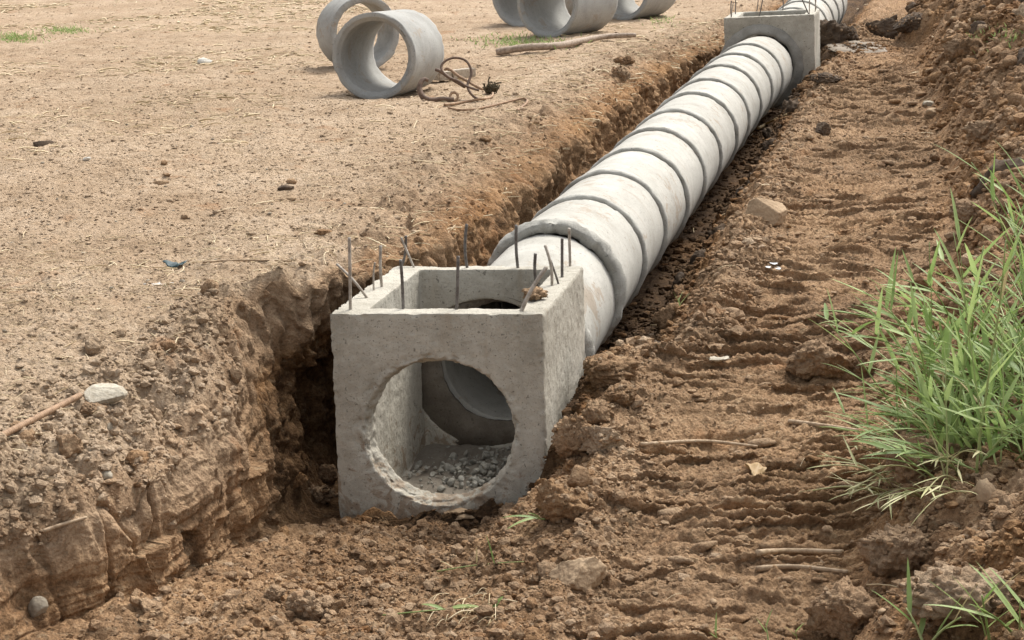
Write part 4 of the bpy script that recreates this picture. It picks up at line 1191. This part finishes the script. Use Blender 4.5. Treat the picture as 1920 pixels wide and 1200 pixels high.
# scraps
def scrap(px, py, wpx, hpx, mat, name, cat, label, seed, curl=.3, lift=.006):
    p = hit(px, py); s = np.linalg.norm(p - CAMP) / F_PX
    a = wpx * s / 2; b = hpx * s / 2 / .3
    n = 9; g = np.linspace(-1, 1, n)
    X, Y = np.meshgrid(g, g, indexing='ij')
    m_ = np.maximum(np.abs(X), np.abs(Y)) + 1e-6; rr = np.hypot(X, Y) + 1e-6
    X, Y = X * m_ / rr, Y * m_ / rr
    k = 1 + .35 * fbm(X * 1.3 + seed, Y * 1.3, 0, 3)
    Zz = curl * a * (.5 * fbm(X * 1.4, Y * 1.4 + seed, 2., 3) + .5 * X * X)
    th = .0025
    top = np.stack([X * k * a, Y * k * b, Zz + th], -1).reshape(-1, 3); bot = top - np.array([0, 0, th])
    idx = np.arange(n * n).reshape(n, n)
    q = np.stack([idx[:-1, :-1], idx[1:, :-1], idx[1:, 1:], idx[:-1, 1:]], -1).reshape(-1, 4)
    rim = list(idx[0, :]) + list(idx[1:, -1]) + list(idx[-1, -2::-1]) + list(idx[-2:0:-1, 0])
    side = [[rim[i], rim[(i + 1) % len(rim)], rim[(i + 1) % len(rim)] + n * n, rim[i] + n * n] for i in range(len(rim))]
    o = link(name, mesh_np(name, np.concatenate([top, bot]), np.concatenate([q, q[:, ::-1] + n * n, side])), mat)
    o.location = p + np.array([0, 0, lift + .2 * a * curl])
    return tag(o, label, cat)
M_WHITE = plain_mat('white_paper', (.72, .72, .70))
M_ASH = plain_mat('white_powder', (.52, .49, .45), .9, .1)
M_TEAL = plain_mat('teal_plastic', (.016, .042, .045), .4, .4)
scrap(330, 500, 40, 11, M_TEAL, 'plastic_scrap', 'plastic scrap', 'dark teal crumpled plastic scrap on the field', 1, .5)
scrap(296, 535, 50, 9, M_ASH, 'ash_patch', 'ash patch', 'white powdery patch on the field in front of the teal plastic', 2, .05)
scrap(1450, 495, 18, 10, M_WHITE, 'paper_scrap', 'paper scrap', 'larger white scrap of paper on the tracked strip', 3, .15)
scrap(1458, 505, 12, 7, M_WHITE, 'paper_scrap', 'paper scrap', 'small white scrap right beside the larger one on the tracked strip', 4, .15)
scrap(1440, 503, 9, 5, M_WHITE, 'paper_scrap', 'paper scrap', 'tiniest white scrap left of the larger one on the tracked strip', 6, .15)
scrap(1418, 888, 36, 22, leaf_mat('dead_leaf', (.36, .24, .11), (.48, .34, .17), .2), 'dead_leaf', 'dead leaf', 'curled yellowish brown dead leaf on the tracked strip', 5, .8)
scrap(1346, 678, 40, 8, M_STONE, 'stone', 'stone', 'flat pale chip on the torn earth left of the big grey clod', 8, .4)

# ------------------------------------------------------------------ straw
def straw(name, n, wgt, lmin, lmax, seed, r=.0016):
    rng = np.random.default_rng(seed)
    ids = scatter_idx(n, wgt, rng)
    m = MB()
    for i in ids:
        p = GVf[i]; L = rng.uniform(lmin, lmax); a = rng.uniform(0, 6.283); c = rng.normal() * .35; tl = rng.normal() * .12
        s = np.linspace(-.5, .5, 5)
        P = np.stack([p[0] + L * (s * math.cos(a) - c * s * s * math.sin(a)), p[1] + L * (s * math.sin(a) + c * s * s * math.cos(a)), p[2] + .007 + L * (tl * s + .10 * rng.random() * (1 - 4 * s * s))], 1)
        m.tube(P, r * (.7 + 2.0 * rng.random() ** 3) * (p[1] / 8) ** .95, 3, rng.random(), False)
    return tag(m.obj(name, M_STRAW), kind='stuff')
gx = GVf[:, 0]
straw('straw_litter', 3000, w_left * (.35 + 1.6 * (fbm(gx * .5, Yf_ * .5, 4., 2) > .12)) * (Yf_ > 9), .03, .16, 1)
straw('straw_litter', 4200, w_left * (Yf_ > 12.5) * (gx < -2.0) * (Yf_ < 40) * (fbm(gx * .35 + 3, Yf_ * .35, 7., 2) > 0), .04, .19, 2)
straw('straw_litter', 700, w_left * (Yf_ <= 10), .03, .14, 3, .0013)
straw('straw_litter', 1100, w_lip * (Yf_ > 9) * (Yf_ < 26) * 3 + w_left * (GUf > 1.9) * (Yf_ > 9) * (Yf_ < 26), .05, .21, 5, .0012)
straw('straw_litter', 520, w_track + w_bank * (Yf_ > 9) + w_mound * .6, .05, .20, 4, .0014)

# ------------------------------------------------------------------ grass
def grass_plant(roots, seed, hmin, hmax, lean, spread, leafL, leafW, nleaf, bend=.5):
    """stems with long blades; returns (stem MB, leaf MB) relative to the first root"""
    rng = np.random.default_rng(seed)
    S, Lf = MB(), MB()
    off = np.array(roots[0])
    up = np.array([0, 0, 1.])
    for rt in roots:
        p = np.array(rt) - off
        h = rng.uniform(hmin, hmax)
        d = np.array([lean[0] + rng.normal() * spread, lean[1] + rng.normal() * spread, 1.0]); d /= np.linalg.norm(d)
        n = 14; pts = [p]
        for i in range(n - 1):
            d = d + np.array([d[0] * bend * .10, d[1] * bend * .10, -.06 * bend * i / n]) + rng.normal(size=3) * .025
            d /= np.linalg.norm(d); pts.append(pts[-1] + d * h / n)
        pts = np.array(pts)
        r0 = rng.uniform(.0025, .0058)
        S.tube(pts, np.linspace(r0, r0 * .45, n), 6, rng.random())
        k = int(rng.integers(nleaf[0], nleaf[1] + 1))
        side = rng.uniform(0, 6.28)
        for j in range(k):
            f = (j + 1.2) / (k + .6); i = min(int(f * (n - 1)), n - 2)
            b = pts[i]; td = pts[i + 1] - pts[i]; td /= np.linalg.norm(td)
            side += math.pi + rng.normal() * .5
            out = np.array([math.cos(side), math.sin(side), 0])
            ld = td * rng.uniform(.7, 1.2) + out * rng.uniform(.45, .95); ld /= np.linalg.norm(ld)
            L = rng.uniform(*leafL) * (.65 + .5 * math.sin(f * math.pi)); q = 9
            lp = [b]; cur = ld
            dr_ = rng.uniform(.02, .13)
            for z in range(q - 1):
                cur = cur - up * dr_ * (z / q) ** 1.2; cur /= np.linalg.norm(cur); lp.append(lp[-1] + cur * L / q)
            s = np.linspace(0, 1, q); wd = rng.uniform(*leafW) * np.minimum(1, .45 + 2.5 * s) * np.maximum(1 - s, 0) ** .6
            Lf.blade(np.array(lp), wd + .0002, np.cross(np.cross(ld, up), ld) + .2 * rng.normal(size=3), .3, np.clip(rng.normal(.45, .28), 0, 1))
    return S, Lf, off

def grass_thing(roots, label, seed, name='grass_clump', cat='grass clump', smat=None, lmat=None, **kw):
    S, Lf, off = grass_plant(roots, seed, **kw)
    o = empty(name, off); tag(o, label, cat)
    S.obj('stem', smat or M_STEM, o); Lf.obj('leaves', lmat or M_LEAF, o)
    return o

def roots_px(n, x0, x1, y0, y1, seed):
    rng = np.random.default_rng(seed)
    return [hit(rng.uniform(x0, x1), rng.uniform(y0, y1)) for _ in range(n)]

K = dict(bend=.7)
rr = roots_px(64, 1735, 2010, 690, 880, 1)
grass_thing(rr, 'big tall clump of long green grass blades growing on the right side', 1, hmin=.32, hmax=.88, lean=(-.34, -.05), spread=.52, leafL=(.14, .36), leafW=(.006, .018), nleaf=(5, 8), **K)
rr = roots_px(38, 1700, 1850, 780, 905, 2)
grass_thing(rr, 'lower green grass sprawling left from the front of the tall clump', 2, hmin=.2, hmax=.55, lean=(-.6, -.12), spread=.5, leafL=(.12, .30), leafW=(.005, .014), nleaf=(4, 7), **K)
rr = roots_px(9, 1720, 1870, 840, 900, 3)
grass_thing(rr, 'few tall single grass stalks rising above the left of the clump', 3, hmin=.75, hmax=1.05, lean=(-.14, -.05), spread=.16, leafL=(.2, .40), leafW=(.007, .013), nleaf=(4, 6), bend=.3)
rr = roots_px(24, 1890, 2060, 520, 640, 4)
grass_thing(rr, 'upright green grass at the right edge behind the big clump', 4, hmin=.45, hmax=.9, lean=(-.12, 0), spread=.2, leafL=(.2, .4), leafW=(.006, .013), nleaf=(4, 7), bend=.4)
rr = roots_px(34, 1650, 1830, 870, 935, 5)
grass_thing(rr, 'withered yellow grass stalks trailing down below the left of the clump', 5, smat=M_DRYGRASS, lmat=M_DRYGRASS, hmin=.2, hmax=.46, lean=(-.6, -.9), spread=.45, leafL=(.08, .2), leafW=(.003, .006), nleaf=(2, 3), bend=1.6)
for q, (pts, lb) in enumerate((([(1735, 1215), (1740, 1217)], 'green grass blades at the bottom edge left of the huge flat topped clod'), ([(1850, 1205), (1856, 1208)], 'green grass blades at the bottom edge before the middle of the huge flat topped clod'),
                               ([(1905, 1195), (1912, 1198), (1920, 1200)], 'long bright green grass blades in the very bottom right corner'))):
    grass_thing([hit(x, y) for x, y in pts], lb, 60 + q, hmin=.10, hmax=.24, lean=(-.25, 0), spread=.3, leafL=(.12, .26), leafW=(.007, .012), nleaf=(2, 3), bend=.6)
for q, (x, y, lb) in enumerate(((1345, 1212, 'thin green grass shoot at the bottom edge, leftmost of three on the tracked strip'), (1440, 1205, 'thin green grass shoot at the bottom edge, middle of three on the tracked strip'),
                                (1495, 1205, 'thin green grass shoot at the bottom edge, nearest to the crumbling dark clod'))):
    grass_thing([hit(x, y)], lb, 7 + 20 * q, name='grass_shoot', cat='grass shoot', hmin=.05, hmax=.08, lean=(-.1, 0), spread=.2, leafL=(.06, .11), leafW=(.004, .005), nleaf=(2, 3), bend=.4)
rr = [hit(x, y) for x, y in ((1268, 580), (1275, 578), (1262, 582))]
grass_thing(rr, 'small green grass tuft in the soil right of the first pipes', 8, name='grass_tuft', cat='grass tuft', hmin=.03, hmax=.08, lean=(.1, 0), spread=.5, leafL=(.08, .14), leafW=(.002, .004), nleaf=(2, 4), bend=.6)

def sprig(pts, label, seed, leaves, w=.007, lift=.02, r=.003):
    P = curve_pts(on_ground(pts, lift), 18)
    S, Lf = MB(), MB(); off = P[0].copy(); rng = np.random.default_rng(seed)
    S.tube(P - off, np.linspace(r, r * .5, 18), 6, rng.random())
    for (f, (dx, dy, dz), L) in leaves:
        b = P[int(f * 17)] - off; d = np.array([dx, dy, dz], float); d /= np.linalg.norm(d)
        lp = [b + d * L * s - np.array([0, 0, .25 * L * s * s]) for s in np.linspace(0, 1, 9)]
        s = np.linspace(0, 1, 9); Lf.blade(np.array(lp), w * np.minimum(1, .4 + 3 * s) * np.maximum(1 - s, 0) ** .6 + .0002, np.array([0, -.4, 1.]), .25, rng.random())
    o = empty('grass_sprig', off); tag(o, label, 'grass sprig')
    S.obj('stem', M_STEM, o); Lf.obj('leaves', M_LEAF, o)
sprig([(820, 1080), (880, 1070), (940, 1064), (985, 1062)], 'fallen green grass sprig lying across the trench floor in front of the box', 1, [(.45, (.0, .2, 1), .10), (.6, (-.2, .1, 1), .16), (.2, (-.6, .1, .5), .08)], .004)
sprig([(718, 1163), (790, 1156), (860, 1150), (942, 1146)], 'cut green grass stalk lying nearest at the bottom of the trench floor', 2, [(.55, (-.7, .1, .35), .09), (.6, (.8, -.1, .3), .12), (.95, (.3, .2, .4), .06), (.9, (.9, .3, .1), .07)], .010)
sprig([(1022, 986), (1000, 984), (985, 980)], 'short broad green grass leaves at the lower right corner of the near box', 3, [(.3, (-1, -.1, .35), .16), (.5, (-1, -.5, .05), .13), (.2, (-.5, -.2, .5), .08)], .009, .03)
# withered stalks under the cut stalk
m = MB(); rng = np.random.default_rng(9)
for i in range(26):
    a = hit(rng.uniform(800, 930), rng.uniform(1120, 1185)); th = rng.normal(.8, .5); L = rng.uniform(.05, .13)
    P = curve_pts([a + np.array([0, 0, .012]), a + np.array([math.cos(th) * L * .5, math.sin(th) * L * .5, .03]), a + np.array([math.cos(th) * L, math.sin(th) * L, .02])], 8)
    m.tube(P, rng.uniform(.0012, .0026), 5, rng.random())
tag(m.obj('straw_litter', M_STRAW), kind='stuff')
# short grass patches on the far field
def patch(spots, seed):
    rng = np.random.default_rng(seed); m = MB()
    for px, py, wx, wy, n in spots:
        for _ in range(n):
            p = hit(px + rng.normal() * wx, py + rng.normal() * wy); L = rng.uniform(.03, .10)
            d = np.array([rng.normal() * .6, rng.normal() * .4, 1.]); s = np.linspace(0, 1, 4)
            P = p + d / np.linalg.norm(d) * L * s[:, None] - np.array([0, 0, 1]) * (s[:, None] ** 2) * L * .2
            m.blade(P, .006 * (1 - s) + .0006, np.array([rng.normal(), -1, .3]), .2, rng.random())
    tag(m.obj('short_grass', M_LEAF), kind='stuff')
patch([(28, 72, 26, 4, 320), (120, 58, 22, 3, 220), (960, 78, 40, 7, 220), (1010, 82, 40, 6, 160), (1240, 40, 14, 6, 60), (1860, 70, 30, 12, 120), (1330, 225, 20, 10, 0)], 3)
